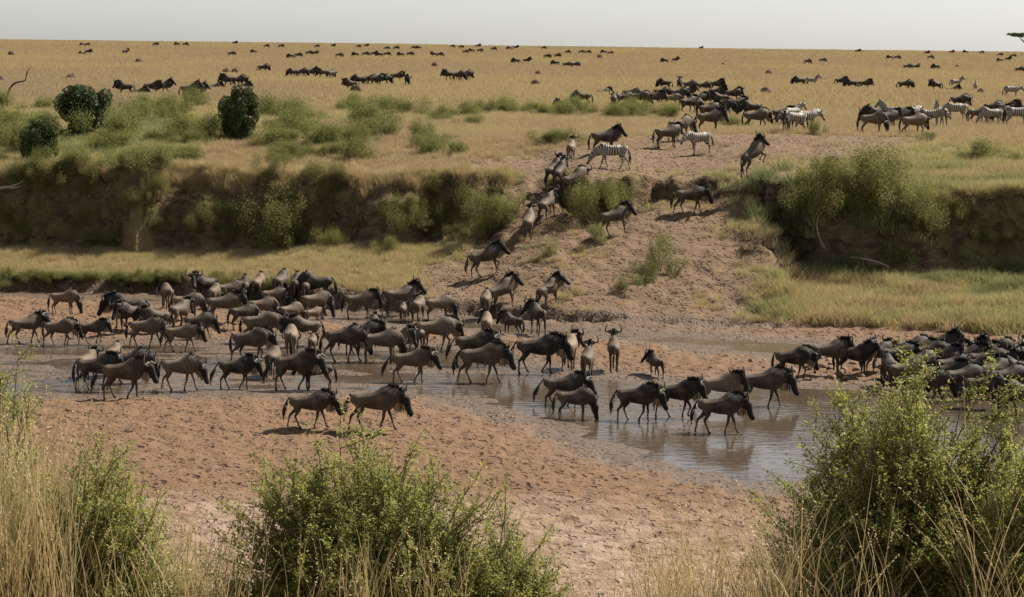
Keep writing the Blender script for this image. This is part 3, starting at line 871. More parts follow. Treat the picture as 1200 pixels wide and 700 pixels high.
# (x, y of the feet in the picture, heading, pose, size, coat[, label])
A_FAR = [(75,368,-6,'d',.82,.85,'pale tan young wildebeest drinking alone at the edge of the empty sand'), (30,404,28,'r',.92,.6,'grey-brown wildebeest with raised horned head half behind a leafy sprig'),
 (69,407,-10,'e',.9,.75), (108,404,0,'b',.76,.5), (150,386,180,'c',1.08,.05,'big black wildebeest bull heading upriver across the crowd'), (152,389,236,'s',.95,.15,'dark horned wildebeest facing the camera bank beside the black bull'),
 (171,408,-12,'e',.98,.75), (212,413,0,'a',.86,.7), (210,385,62,'s',.95,.7), (219,375,5,'d',.9,.9), (261,378,8,'b',1.0,.65), (239,356,232,'s',1.1,.08), (251,362,80,'d',.95,.6),
 (269,360,25,'d',.95,.7), (287,359,96,'d',1.0,.3), (303,357,78,'e',.92,.8), (320,364,12,'d',.82,.8), (329,360,75,'d',1.02,.5), (347,361,90,'e',1.0,.35), (361,360,80,'d',.95,.6),
 (372,357,178,'d',1.12,.05,'large black wildebeest bull drinking at the pool under the low bank'), (369,375,30,'d',.95,.75), (366,380,35,'s',.62,.95), (306,377,18,'d',.88,.8), (305,402,0,'e',1.02,.7), (196,362,110,'d',.9,.6),
 (421,375,12,'s',.95,.7), (468,371,22,'u',1.05,.6), (472,377,86,'s',.66,.8), (490,377,74,'l',.92,.85), (514,376,18,'d',.86,.85),
 (183,392,200,'s',.9,.75), (232,398,10,'e',.85,.6), (285,388,20,'d',.85,.5), (340,386,40,'d',.8,.75)]
B_CH = [(293,426,-10,'e',1.02,.55), (358,406,200,'s',.95,.6), (341,420,94,'d',.95,.9), (366,418,90,'s',.7,.9), (402,424,-2,'e',1.06,.35), (424,416,4,'c',1.0,.1), (446,425,4,'d',1.04,.65),
 (472,420,300,'s',.95,.95), (510,413,-2,'e',1.06,.75), (495,413,80,'s',.86,.8), (481,448,0,'c',.96,.6), (563,450,-2,'a',1.10,.55,'large grey-brown wildebeest in mid stride wading ahead of the black bull'),
 (630,439,0,'c',1.12,.04,'big black wildebeest bull with crossed legs wading behind a grey one'), (555,431,0,'b',1.0,.2), (667,433,80,'r',.98,.9), (688,450,82,'u',.95,.7), (719,436,90,'u',1.0,.6,'grey-brown wildebeest with wide horns leaving the water, rump toward us'),
 (769,441,112,'l',.72,.4,'small dark wildebeest calf with pricked ears alone at the water edge'), (672,493,-4,'d',.86,.45,'wildebeest with its muzzle in the water beside the sandbar'), (660,478,0,'b',.95,.1), (745,495,-18,'c',1.0,.15,'very dark wildebeest with long beard wading alone'),
 (792,491,-10,'b',.98,.12), (842,480,0,'s',.98,.9,'pale wildebeest half hidden behind two dark waders'), (842,508,-2,'a',.98,.3,'dark wildebeest striding with tail swung out, deepest in the shallows'), (892,480,-4,'a',1.08,.4),
 (112,458,0,'b',1.0,.25), (145,466,-2,'c',1.04,.3), (133,440,82,'d',.95,.85), (102,446,72,'s',.85,.95), (152,449,2,'e',.95,.1), (211,458,-6,'e',.92,.75), (277,457,0,'b',.92,.12), (345,458,0,'c',1.05,.12),
 (372,457,180,'s',.82,.35), (320,441,84,'d',.9,.6), (438,405,88,'s',.9,.5)]
C_BAR = [(570,405,90,'l',.95,.85), (600,394,140,'s',.76,.25), (630,392,112,'l',.98,.3), (569,375,86,'d',.98,.8), (362,502,0,'a',.88,.35,'young dark wildebeest following another over the near sandbar'),
 (438,506,-2,'a',1.06,.45,'large wildebeest with curved horns walking on the near sandbar'), (928,446,-6,'e',.95,.1), (970,441,4,'s',.98,.65), (1000,440,-25,'u',1.0,.1)]
D_BUSH = [(1027,437,28,'s',.9,.15), (1073,440,0,'a',1.05,.75), (1096,433,0,'u',1.05,.2), (1042,455,100,'d',.95,.15), (1076,450,20,'e',.95,.2), (1101,446,350,'b',.95,.3), (1114,455,10,'e',.95,.12), (1146,444,0,'a',1.05,.6),
 (1141,458,350,'s',1.0,.08), (1126,470,12,'e',.98,.12), (1163,461,30,'c',1.0,.1), (1190,460,182,'s',1.0,.3), (1193,440,60,'s',.98,.9), (1196,490,200,'e',1.0,.25), (1152,480,340,'d',.98,.15), (1172,450,320,'u',1.0,.1), (1060,462,15,'d',.95,.3),
 (1050,446,10,'c',1.0,.1), (1088,442,350,'e',1.0,.15), (1110,440,5,'s',1.0,.1), (1130,448,0,'b',1.0,.2), (1155,452,350,'e',1.05,.1), (1180,446,0,'s',1.0,.05), (1130,438,10,'u',1.0,.1), (1178,470,10,'e',1.0,.15), (1105,465,0,'b',1.0,.1), (1066,432,5,'e',.95,.25), (1165,437,0,'e',1.0,.4),
 (1216,452,10,'a',1.0,.2), (1222,472,0,'b',1.0,.4), (1085,474,0,'e',.95,.15)]
E_RAMP = [(592,356,32,'k',1.02,.6), (646,358,48,'r',.95,.55), (572,324,14,'k',1.06,.35,'big wildebeest striding up the foot of the dirt ramp'), (722,277,24,'k',1.05,.5,'grey wildebeest scrambling up the middle of the dirt ramp'),
 (808,248,8,'a',1.06,.3,'dark wildebeest crossing below the broken scarp on the ramp'), (882,212,36,'j',1.05,.55,'wildebeest rearing up over the lip onto the plateau'),
 (620,280,82,'k',1.0,.7), (643,257,62,'k',1.0,.7), (652,228,58,'k',1.0,.6), (658,240,70,'k',.95,.3), (678,207,32,'e',1.0,.6)]
F_PLAT = [(669,190,80,'u',.86,.9,'pale tan young wildebeest looking out over the plain at the gully top'), (708,181,14,'u',1.05,.2,'dark wildebeest with raised horned head behind the grazing zebra'), (718,199,184,'zd',1.0,.5,'striped zebra with lowered head at the gully top'),
 (782,175,22,'s',1.0,.4), (798,166,30,'e',1.0,.9), (821,181,206,'zl',.92,.5,'striped zebra alone on the bare plateau with lowered nose'), (831,156,10,'s',1.05,.4), (886,153,2,'e',1.06,.5), (921,156,256,'s',.9,.1), (944,155,14,'zl',1.0,.5), (931,156,205,'zl',1.0,.5),
 (916,148,0,'b',1.0,.08), (927,149,30,'zs',1.0,.5)]
G_EDGE = [(880,140,178,'e',1.05,.2), (846,138,0,'e',1.08,.08), (843,127,180,'s',1.05,.2), (682,126,180,'d',1.05,.15), (661,127,180,'y',.9,.3), (707,112,20,'y',1.0,.05), (719,128,90,'s',1.0,.08), (731,127,20,'e',1.05,.12), (749,128,0,'e',1.1,.06),
 (766,126,0,'b',1.0,.3), (779,107,180,'e',1.05,.2), (796,107,268,'u',1.1,.08), (807,108,0,'e',1.0,.6), (824,109,10,'d',1.0,.2), (839,108,0,'b',1.05,.1), (795,122,0,'e',1.05,.1), (787,126,0,'e',.95,.95), (818,128,20,'b',1.05,.08), (840,120,0,'s',1.05,.1),
 (842,138,340,'s',1.0,.75), (820,136,100,'e',1.05,.08), (806,134,30,'b',1.05,.12), (862,134,20,'b',1.0,.15), (830,143,15,'s',1.0,.2), (775,119,5,'e',1.0,.2), (858,122,0,'s',1.05,.1), (805,118,8,'u',1.0,.1), (740,121,0,'d',1.0,.1)]
H_RIGHT = [(1022,158,-10,'d',1.05,.75), (1025,148,182,'e',1.1,.12), (1046,148,150,'zs',1.05,.5), (1070,159,10,'e',1.05,.8), (1067,146,30,'zl',1.0,.5), (1090,150,-15,'zl',1.0,.5), (1103,150,100,'zs',1.05,.5), (1120,145,182,'zd',1.1,.5),
 (1124,130,0,'e',1.05,.1), (1146,146,0,'e',1.0,.5), (1163,150,192,'zd',.95,.5), (1180,141,0,'b',1.05,.1), (1163,139,5,'e',1.0,.12), (1192,150,2,'zl',1.1,.5), (1055,150,10,'b',1.0,.2), (1040,152,20,'s',1.0,.3), (1172,146,10,'s',1.0,.15), (1206,142,0,'s',1.05,.15)]
I_PLAIN = [(985,102,0,'s',1.0,.1), (998,106,180,'e',1.05,.2), (1013,106,0,'s',1.0,.25), (1060,107,0,'e',1.1,.05), (1097,108,200,'s',1.05,.3), (1116,108,0,'y',1.1,.4), (1120,104,10,'zs',1.0,.5), (1143,109,262,'zs',1.0,.5), (1185,117,0,'zl',1.05,.5),
 (937,103,180,'e',1.05,.1), (951,102,0,'zs',1.0,.5), (147,114,180,'s',1.05,.3), (162,114,0,'y',1.1,.35), (178,113,0,'s',1.05,.2), (191,112,10,'u',1.0,.1), (222,118,2,'u',1.1,.2), (231,117,0,'u',1.0,.1), (251,107,10,'y',1.1,.15), (269,105,180,'s',1.1,.1), (279,105,0,'e',1.1,.1), (285,107,0,'y',1.05,.1),
 (308,86,0,'e',1.1,.1), (344,93,180,'e',1.05,.3), (353,93,0,'e',1.05,.3), (364,93,10,'u',1.1,.1), (379,94,180,'e',1.05,.4), (388,95,60,'e',1.05,.4), (412,109,190,'s',1.0,.3), (421,104,180,'e',1.1,.1), (432,103,0,'e',1.05,.2), (441,104,0,'s',1.1,.15), (449,103,20,'e',1.1,.1), (465,99,0,'s',1.05,.15), (477,104,270,'e',1.1,.1),
 (527,98,180,'s',1.15,.2), (536,99,0,'e',1.1,.08), (545,98,10,'e',1.1,.15), (605,76,180,'e',1.1,.1), (617,75,0,'u',1.1,.1), (651,78,180,'e',1.0,.15), (664,80,0,'e',1.05,.25), (674,80,0,'e',1.05,.3), (779,76,180,'e',1.1,.1), (791,75,0,'u',1.1,.15)]
J_HOR = [(946,77,0,'e',1.1,.3), (964,75,0,'e',1.1,.6), (1043,71,180,'e',1.1,.2), (1051,71,0,'e',1.1,.3), (1063,82,0,'e',1.1,.4), (1073,82,0,'s',1.0,.3), (1090,71,0,'e',1.1,.7), (1097,83,180,'e',1.1,.1), (1086,65,0,'s',1.1,.1), (1005,63,0,'s',1.1,.1), (1115,64,0,'s',1.1,.2), (1132,64,180,'s',1.1,.2),
 (1172,74,180,'e',1.0,.4), (1181,73,0,'u',1.1,.1), (1194,86,0,'e',1.1,.5), (1172,67,0,'e',1.0,.2), (1187,68,0,'e',1.0,.3), (97,55,180,'e',1.0,.9), (102,55,0,'e',1.0,.3), (97,65,180,'y',1.1,.9), (103,65,0,'s',1.05,.2), (147,65,40,'u',1.1,.05), (182,55,0,'e',1.1,.1), (208,55,180,'e',1.1,.1), (217,55,0,'e',1.1,.1),
 (271,67,0,'e',1.1,.2), (298,64,180,'e',1.0,.5), (341,70,180,'e',1.1,.1), (349,69,0,'e',1.1,.2), (362,66,0,'e',1.1,.25), (369,66,0,'s',1.0,.2), (397,69,0,'e',1.1,.6), (275,53,0,'s',1.1,.1), (312,57,0,'e',1.0,.2), (329,57,0,'e',1.1,.2), (371,57,0,'e',1.0,.2), (390,56,0,'s',1.0,.2), (417,68,180,'e',1.1,.15), (428,67,0,'e',1.1,.2), (438,67,0,'s',1.1,.1), (445,68,180,'e',1.1,.15), (453,67,0,'e',1.1,.2),
 (470,68,180,'e',1.1,.1), (480,67,0,'e',1.1,.15), (509,68,180,'s',1.1,.2), (515,68,0,'e',1.1,.1), (453,60,0,'e',1.0,.2), (464,60,0,'e',1.1,.1), (484,59,0,'e',1.0,.2), (491,59,180,'e',1.0,.2), (420,57,0,'e',1.0,.1), (429,56,0,'s',1.0,.1), (545,64,0,'e',1.0,.5), (553,63,180,'e',1.05,.3), (562,63,0,'e',1.05,.3), (560,57,0,'s',1.1,.1), (578,61,0,'e',1.1,.1), (597,60,180,'e',1.1,.15),
 (604,59,0,'u',1.1,.05), (530,57,0,'e',1.0,.1), (641,70,0,'e',1.1,.15), (653,69,0,'e',1.1,.1), (665,64,0,'e',1.0,.15), (681,64,0,'e',1.05,.3), (689,64,0,'e',1.0,.3), (708,64,180,'e',1.1,.2), (715,65,0,'e',1.0,.8), (821,59,0,'s',1.0,.1), (637,59,0,'e',1.0,.2), (540,58,0,'e',1.0,.15), (1150,64,0,'e',1.0,.2)]
for lst, zone, far in ((A_FAR, 'farsand', False), (B_CH, 'channel', False), (C_BAR, 'bar', False), (D_BUSH, 'bushherd', False), (E_RAMP, 'ramp', False),
                       (F_PLAT, 'plateau', False), (G_EDGE, 'edge', True), (H_RIGHT, 'rightherd', False), (I_PLAIN, 'plain', True), (J_HOR, 'horizon', True)):
    for t in lst:
        place(*t[:6], zone, t[6] if len(t) > 6 else None, far)
# ------------------------------------------------------------------ grass (uncountable: instanced tufts)
def tuft(name, n, rad, hmin, hmax, w, lean, seed):
    rng = np.random.default_rng(seed)
    r = rad * np.sqrt(rng.uniform(0, 1, n)); a = rng.uniform(0, 2 * np.pi, n)
    base = np.stack([r * np.cos(a), r * np.sin(a), np.full(n, -0.03)], 1)
    h = rng.uniform(hmin, hmax, n)
    V, Q, T, mm = blades(base, h, rng.uniform(.6, 1.3, n) * w, rng.uniform(.1, 1, n) * lean, rng, 2, .6)
    me = mesh_np(name, V, [Q, T]); me.materials.append(M_GRASS)
    return bpy.data.objects.new(name, me)
T_FINE = [tuft('grass_tuft', 84, .28, .14, .46, .014, 1.25, s) for s in (1, 2, 3)]
T_TALL = [tuft('tall_grass_tuft', 70, .24, .30, .85, .016, 1.0, s) for s in (4, 5, 6)]
T_FAR = [tuft('far_grass_clump', 60, .9, .22, .52, .05, .7, s) for s in (7, 8, 9)]

def scatter(name, P, scl, tint, srcs, label, cat='grass'):
    n = len(P); rng = np.random.default_rng(n)
    me = mesh_np(name, P, [], {'scl': scl, 'tint': tint, 'rz': rng.uniform(0, 6.28, n), 'var': rng.integers(0, len(srcs), n).astype(float)})
    o = link(name, me); o['kind'] = 'stuff'; o['label'] = label; o['category'] = cat
    ng = bpy.data.node_groups.new(name, 'GeometryNodeTree')
    ng.interface.new_socket('Geometry', in_out='INPUT', socket_type='NodeSocketGeometry')
    ng.interface.new_socket('Geometry', in_out='OUTPUT', socket_type='NodeSocketGeometry')
    N, L = ng.nodes, ng.links
    gi = N.new('NodeGroupInput'); go = N.new('NodeGroupOutput'); jn = N.new('GeometryNodeJoinGeometry')
    def at(nm):
        x = N.new('GeometryNodeInputNamedAttribute'); x.data_type = 'FLOAT'; x.inputs['Name'].default_value = nm; return x.outputs[0]
    cx = N.new('ShaderNodeCombineXYZ'); L.new(at('rz'), cx.inputs[2])
    for k, s in enumerate(srcs):
        oi = N.new('GeometryNodeObjectInfo'); oi.inputs['Object'].default_value = s
        cp = N.new('FunctionNodeCompare'); cp.data_type = 'FLOAT'; cp.operation = 'EQUAL'; cp.inputs['B'].default_value = float(k); cp.inputs['Epsilon'].default_value = .1
        L.new(at('var'), cp.inputs['A'])
        ip = N.new('GeometryNodeInstanceOnPoints')
        L.new(gi.outputs[0], ip.inputs['Points']); L.new(cp.outputs[0], ip.inputs['Selection']); L.new(oi.outputs['Geometry'], ip.inputs['Instance'])
        L.new(cx.outputs[0], ip.inputs['Rotation']); L.new(at('scl'), ip.inputs['Scale'])
        L.new(ip.outputs[0], jn.inputs[0])
    L.new(jn.outputs[0], go.inputs[0])
    md = o.modifiers.new('scatter', 'NODES'); md.node_group = ng
    return o

def on_ground(x, y): return np.stack([x, y, ground(x, y)], 1)

# terrace grass below the cut bank and up to the cliff foot
n = 42000
x = R.uniform(-40, 40, n); y = R.uniform(97, 121, n)
g, c, d = grass_cover(x, y)
dens = np.clip(g, 0, 1) * (1 - .88 * c) * (0.55 + 0.5 * (fbm(x * .35, y * .5, 3, 81) > -.25))
dens = np.maximum(dens, 0.15 * (y > np.interp(x, _bx, _by[:, 1])) * (fbm(x * .5, y * .5, 3, 82) > .15) * (1 - c))
right = sstep(8, 12, x)
cl_r = c * (right * 0.30 * (fbm(x * .6, y * 1.1, 3, 92) > -.15) + .30 * (fbm(x * .7, y * 1.1, 3, 93) > -.05))
k = R.uniform(0, 1, n) < np.maximum(dens, cl_r)
x, y, c, right = x[k], y[k], c[k], right[k]
low = (1 - sstep(0, 1.2, y - np.interp(x, _bx, _by[:, 1]))) * (x < -7)
tint = np.clip(.36 + .30 * low + .24 * right + (.22 + .55 * right) * fbm(x * .4, y * .6, 3, 83) + R.normal(0, .09, len(x)) + .25 * c, 0, 1)
scatter('terrace_grass', on_ground(x, y), R.uniform(.7, 1.3, len(x)) * (1 + right * (.25 + .75 * fbm(x * .45, y * .6, 3, 91))) * (1 - .25 * (1 - right)), tint, T_FINE, 'yellow-green grass covering the terraces under the cut bank')

# fringe of long grass along the lip of the bank
n = 13000
x = R.uniform(-38, 38, n)
lipy = np.interp(x, _bx, _by[:, 4]); y = lipy + np.abs(R.normal(0, 1.3, n)) - .75
y = y + .75 * fbm(x * 0.33, x * 0 + 3.3, 4, 21)
g, c, d = grass_cover(x, y + 1.2)
k = R.uniform(0, 1, n) < np.clip(g, 0, 1) * (.25 + .9 * (fbm(x * .5, y * .2, 3, 84) > -.1))
x, y = x[k], y[k]
scatter('bank_edge_grass', on_ground(x, y), R.uniform(.45, .95, len(x)), np.clip(.28 + .25 * fbm(x * .4, y * .4, 3, 85) + R.normal(0, .1, len(x)) + .25 * sstep(10, 14, x), 0, 1), T_TALL, 'long dry grass fringing the lip of the cut bank')

# near plain
n = 90000
y = 119 + 96 * R.uniform(0, 1, n) ** 1.0
x = R.uniform(-1, 1, n) * (.25 * y + 8)
g, c, d = grass_cover(x, y)
back = y - np.interp(x * 118 / y, _bx, _by[:, 4])
k = (R.uniform(0, 1, n) < np.clip(g, 0, 1) * .8 + .03) & (back > .6) & (R.uniform(0, 1, n) > .35 * (fbm(x * .3, y * .2, 3, 86) < -.2))
x, y = x[k], y[k]
grn = sstep(-.25, .25, fbm(x * .09, y * .09, 3, 87)) * (1 - sstep(148, 178, y)) * sstep(6, -2, x) * .65 + sstep(13, 17, x) * (1 - sstep(126, 134, y)) * .4
scatter('plain_grass', on_ground(x, y), R.uniform(.55, 1.15, len(x)), np.clip(.16 + grn + .12 * fbm(x * .5, y * .5, 2, 88) + R.normal(0, .08, len(x)), 0, 1), T_FINE, 'golden dry grass on the plain behind the bank')

# far plain
n = 110000
y = np.exp(R.uniform(math.log(195), math.log(960), n))
x = R.uniform(-1, 1, n) * (.235 * y + 8)
k = R.uniform(0, 1, n) < .55 + .5 * (fbm(x * .02, y * .008, 3, 89) > -.2)
x, y = x[k], y[k]
scatter('far_plain_grass', on_ground(x, y), R.uniform(.7, 1.4, len(x)), np.clip(.10 + .22 * sstep(-.1, .5, fbm(x * .03, y * .01, 3, 90)) + R.normal(0, .07, len(x)), 0, 1), T_FAR, 'golden grass reaching to the horizon')

# ------------------------------------------------------------------ shrubs behind the river
def shrub_meshes(seed, nleaf, leaf, lobes=9, flat=1.0, shell=.45, stemn=5, wisp=.0, lumpy=False):
    """unit shrub: about 1 m half width, foot at the origin"""
    rng = np.random.default_rng(seed)
    c = rng.normal(0, .46, (lobes, 3)); c[:, 2] = np.abs(rng.uniform(.15, 1.1, lobes)) * flat
    rr = rng.uniform(.20, .50, lobes)
    if lumpy:
        dd = unit(rng.normal(size=(lobes, 3))); rr = rng.uniform(.15, .36, lobes)
        c = dd * np.array([.80, .80, .62]) * rng.uniform(.55, 1.08, (lobes, 1)) + [0, 0, .72]; c[:, 2] = np.maximum(c[:, 2], .15)
    w = rr ** 2; li = rng.choice(lobes, nleaf, p=w / w.sum())
    dv = unit(rng.normal(size=(nleaf, 3))); rad = rr[li] * (1 - shell * rng.uniform(0, 1, nleaf) ** 2) * (1 + .16 * fbm(dv[:, 0] * 3 + li, dv[:, 1] * 3 + dv[:, 2] * 2, 2, seed))
    P = c[li] + dv * rad[:, None]
    up = rng.uniform(0, 1, nleaf) < wisp
    P[up, 2] += rng.exponential(.16, up.sum()); P[:, 2] = np.maximum(P[:, 2], .02)
    V, T = leaves(P, leaf * rng.uniform(.7, 1.4, nleaf), leaf * .55 * rng.uniform(.7, 1.3, nleaf), rng, dv + [0, 0, .4], .9)
    tn = np.clip(rng.uniform(.15, .85, lobes)[li] * .5 + rng.uniform(0, .55, nleaf), 0, 1)
    fol = mesh_np('foliage', V, [T], {'tint': np.repeat(tn, 4)})
    st = []
    for i in range(stemn):
        e = c[i % lobes]; b0 = rng.normal(0, .06, 3); b0[2] = -.08
        md = (b0 + e) / 2 + rng.normal(0, .06, 3)
        V, q, t = tube(catmull(np.array([b0, md, e]), .2), np.linspace(.045, .015, len(catmull(np.array([b0, md, e]), .2))), 5)
        bb = Buf(); bb.add(V, q, t); me = bb.mesh('stem', smooth=True); me.materials.append(M_TWIG); st.append(me)
    return fol, st
SH = {'green': [shrub_meshes(s, 7000, .062, 16, .75, .75, 4, .45) for s in (11, 12, 13, 14)],
      'olive': [shrub_meshes(s, 8500, .052, 13, 1.0, .7, 4, .40) for s in (21, 22, 23)],
      'dark': [shrub_meshes(s, 20000, .080, 34, 1.2, .75, 8, .0, True) for s in (31, 32)],
      'wisp': [shrub_meshes(s, 5000, .055, 7, .95, .7, 5, .5) for s in (41, 42)]}
for kk, mt in (('green', M_SHRUB), ('olive', M_OLIVE), ('dark', M_DARKBUSH), ('wisp', M_SHRUB)):
    for f, s in SH[kk]: f.materials.append(mt)
def shrub(px, py, w, h, kind, var, label, group, p=None):
    p = raypt(px, py) if p is None else p
    f, st = SH[kind][var % len(SH[kind])]
    o = empty('shrub', (p[0], p[1], p[2] - .05), label=label, category='shrub', group=group)
    o.rotation_euler = (0, 0, (px * 1.7 + py) % 6.28); o.scale = (w / 2, w / 2, h / 1.45)
    link('foliage', f, None, o, kind='stuff')
    for s in st: link('stem', s, None, o)
    return o
DARKS = [(97, 160, 3.1, 2.9, 0, 'dense dark round evergreen bush with lumpy crown beside the dead branch'), (281, 165, 2.35, 2.75, 1, 'tall narrow dark evergreen bush standing alone on the plain edge'),
         (47, 192, 2.3, 2.1, 1, 'small dark bush at the bank edge below the lumpy evergreen')]
for (px, py, w, h, v, lb) in DARKS: shrub(px, py, w, h, 'dark', v, lb, 'dark evergreen bushes on the plain edge')
BANKSH = [(325, 288, 3.0, 2.6), (350, 265, 2.2, 2.2), (392, 290, 1.6, 1.1), (470, 278, 2.2, 1.9), (452, 296, 1.2, .8), (486, 262, 1.3, 1.1), (573, 280, 2.6, 2.5), (548, 262, 1.6, 1.5), (590, 262, 1.8, 1.8), (520, 272, 1.4, 1.1),
          (692, 262, 2.2, 2.0), (722, 252, 1.9, 1.9), (672, 250, 1.3, 1.5), (706, 240, 1.8, 1.3), (945, 262, 2.4, 2.2), (985, 262, 2.6, 3.0), (1040, 266, 2.6, 3.0), (1078, 275, 2.0, 2.2),
          (960, 228, 1.9, 2.0), (1030, 232, 2.6, 2.4), (1128, 268, 1.4, 1.4), (25, 238, 1.7, 1.4), (62, 240, 1.8, 1.6), (110, 215, 2.0, 1.3), (92, 272, 1.6, 1.2), (150, 262, 1.2, 1.4),
          (182, 280, 1.3, .9), (228, 285, 1.4, 1.0), (20, 284, 1.6, 1.1), (270, 282, 1.4, 1.1), (130, 288, 1.3, .8), (1160, 300, 1.5, 1.0)]
BANKSH += [(1056, 308, 1.3, .7), (918, 262, 1.1, .8)]
for q in range(24):
    px = R.uniform(-15, 600); BANKSH.append((px, R.uniform(212, 290), R.uniform(.7, 1.9), R.uniform(.6, 1.5)))
for i, (px, py, w, h) in enumerate(BANKSH):
    lb = ('small' if w < 1.5 else 'large' if w > 2.1 else 'mid-sized') + ' olive-brown thicket shrub clinging to the cut bank ' + ('beside the dirt ramp' if 640 < px < 760 else 'above the driftwood pole' if px > 880 else 'above the grass terrace')
    shrub(px, py, w * (1.15 if px > 890 else .95), h * .9, 'olive', i, lb, 'thicket shrubs on the cut bank')
for i, (px, py, w, h) in enumerate([(776, 318, 1.5, 1.7), (758, 330, 1.2, .9), (735, 338, 1.2, .6), (790, 322, 1.0, .8), (640, 300, 1.0, .7), (700, 285, 1.3, .9)]):
    shrub(px, py, w, h, 'wisp', i, 'wispy green shrub growing on the bare dirt ramp', 'green shrubs on the dirt ramp')
for i, (px, py, w, h) in enumerate([(1143, 190, 2.1, 1.4), (1105, 205, 1.3, .6), (1185, 192, 1.6, .7), (955, 158, .9, .9), (862, 150, 2.2, .9), (840, 146, 1.4, .7), (1085, 163, 1.1, .5)]):
    shrub(px, py, w, h, 'green', i, 'low green shrub beside the trampled plateau', 'green shrubs around the plateau')
for q in range(44):
    px = R.uniform(-15, 345); py = np.interp(px, [0, 200, 345], [333, 337, 352]) + R.uniform(-7, 2)
    shrub(px, py, R.uniform(.6, 1.4), R.uniform(.3, .7), 'green' if q % 3 else 'olive', q, 'weedy clump on the low earth bank at the water edge', 'weeds on the low river bank')
i = 0
for (x0, x1, y0, y1, cnt, smin, smax) in [(-20, 60, 128, 185, 13, 1.3, 3.0), (110, 255, 126, 182, 23, 1.2, 3.0), (305, 480, 124, 172, 28, 1.0, 2.8), (480, 560, 136, 182, 10, .9, 2.2), (510, 800, 132, 142, 26, 1.0, 2.2), (640, 665, 166, 178, 3, 1.2, 1.9), (290, 430, 172, 198, 12, 1.0, 2.0), (100, 250, 182, 202, 14, 1.2, 2.4), (-10, 100, 190, 206, 7, 1.2, 2.2)]:
    for _ in range(cnt):
        px, py = R.uniform(x0, x1), R.uniform(y0, y1); w = R.uniform(smin, smax)
        shrub(px, py, w, w * R.uniform(.42, .78), 'green', int(R.integers(0, 4)), ('small' if w < 1.5 else 'wide' if w > 2.3 else 'mid-sized') + ' low grey-green shrub in the belt ' + ('between the dark bushes' if px < 260 else 'right behind the bank top' if py > 150 else 'in front of the grazing herd' if px > 505 else 'on the dry grass edge'), 'grey-green shrub belt on the plain edge')
        i += 1

# ------------------------------------------------------------------ termite mounds, dead wood, far tree
m = NT('termite_mound_earth'); oc = m.n('ShaderNodeTexCoord').outputs['Object']
f = m.noise(oc, 3, 5)
M_MOUND = m.done(m.pbsdf(m.mix(f, (0.075, 0.050, 0.036), (0.17, 0.115, 0.08)), .95, .1, m.bump(f, .6, .1)).outputs[0])
def lump_mesh(name, seed, nu=18, nv=9, rough=.3):
    u = np.arange(nu) * 2 * np.pi / nu; v = np.linspace(0, 1, nv)
    U, Vv = np.meshgrid(u, v)
    r = np.cos(Vv * np.pi / 2) ** .8 * (1 + rough * fbm(np.cos(U) * 1.6 + seed, np.sin(U) * 1.6 + Vv * 2, 3, seed)) + .001
    z = np.sin(Vv * np.pi / 2) * (1 + .2 * fbm(np.cos(U) * 2, np.sin(U) * 2 + seed, 2, seed + 3)) - .12
    P = np.stack([r * np.cos(U), r * np.sin(U), z], -1).reshape(-1, 3)
    q = [(j * nu + i, j * nu + (i + 1) % nu, (j + 1) * nu + (i + 1) % nu, (j + 1) * nu + i) for j in range(nv - 1) for i in range(nu)]
    return mesh_np(name, P, [np.array(q)], None, True)
MND = [lump_mesh('termite_mound', s) for s in (1, 2, 3)]
for me in MND: me.materials.append(M_MOUND)
for i, (px, py, w, h) in enumerate([(14, 66, 2.0, 1.3), (163, 75, 1.5, 1.1), (84, 95, 1.6, .9), (265, 88, 1.3, 1.0), (276, 88, 1.2, 1.0), (631, 90, 1.2, .9), (628, 102, 1.4, .9), (510, 80, 1.4, 1.1), (703, 69, 1.6, 1.2), (902, 89, 1.6, 1.0), (898, 112, 1.3, .9), (1122, 80, 1.1, .8), (418, 112, 1.6, 1.1), (1150, 112, 1.0, .8), (848, 78, 1.2, .8), (985, 190, 1.6, .35), (2, 98, 1.0, .8)]):
    p = raypt(px, py); o = link('termite_mound', MND[i % 3], None, None, label='low dark earth mound half hidden in the golden plain grass', category='mound', group='earth mounds on the plain')
    o.location = p; o.scale = (w * .5, w * .5, h); o.rotation_euler = (0, 0, i * 1.3)

def branch(name, pts, radii, mat, parent=None, sides=6):
    P = catmull(np.column_stack([np.array(pts, float), radii]), .12)
    V, q, t = tube(P[:, :3], P[:, 3], sides); b = Buf(); b.add(V, q, t)
    return link(name, b.mesh(name, smooth=True), mat, parent)
p = raypt(9, 128)
o = empty('dead_branch', p, label='bent leafless dead branch sticking up from the plain edge', category='branch')
branch('trunk', [(0, 0, -.1), (-.05, 0, .7), (.15, .05, 1.35), (.55, 0, 1.75), (1.0, 0, 1.85), (1.25, .05, 1.95)], [.09, .08, .075, .065, .05, .04], M_DEADDARK, o)
branch('twig', [(1.2, 0, 1.92), (1.3, 0, 2.3), (1.45, .02, 2.65), (1.6, 0, 2.85)], [.045, .035, .025, .01], M_DEADDARK, o)
branch('twig', [(1.3, 0, 2.3), (1.28, .05, 2.55), (1.4, .1, 2.8)], [.028, .02, .008], M_DEADDARK, o)
branch('twig', [(1.2, 0, 1.94), (1.45, -.05, 1.82), (1.6, -.05, 1.7)], [.03, .02, .008], M_DEADWOOD, o)
branch('twig', [(.5, 0, 1.72), (.45, .05, 1.9), (.3, .05, 2.0)], [.03, .02, .008], M_DEADWOOD, o)
p = raypt(1018, 318)
o = empty('driftwood_log', p, label='pale bleached driftwood pole lying across the right grass terrace', category='log')
branch('trunk', [(-.8, .1, .55), (-.2, 0, .48), (.4, -.1, .35), (.85, -.2, .15)], [.035, .05, .055, .05], M_DEADWOOD, o)
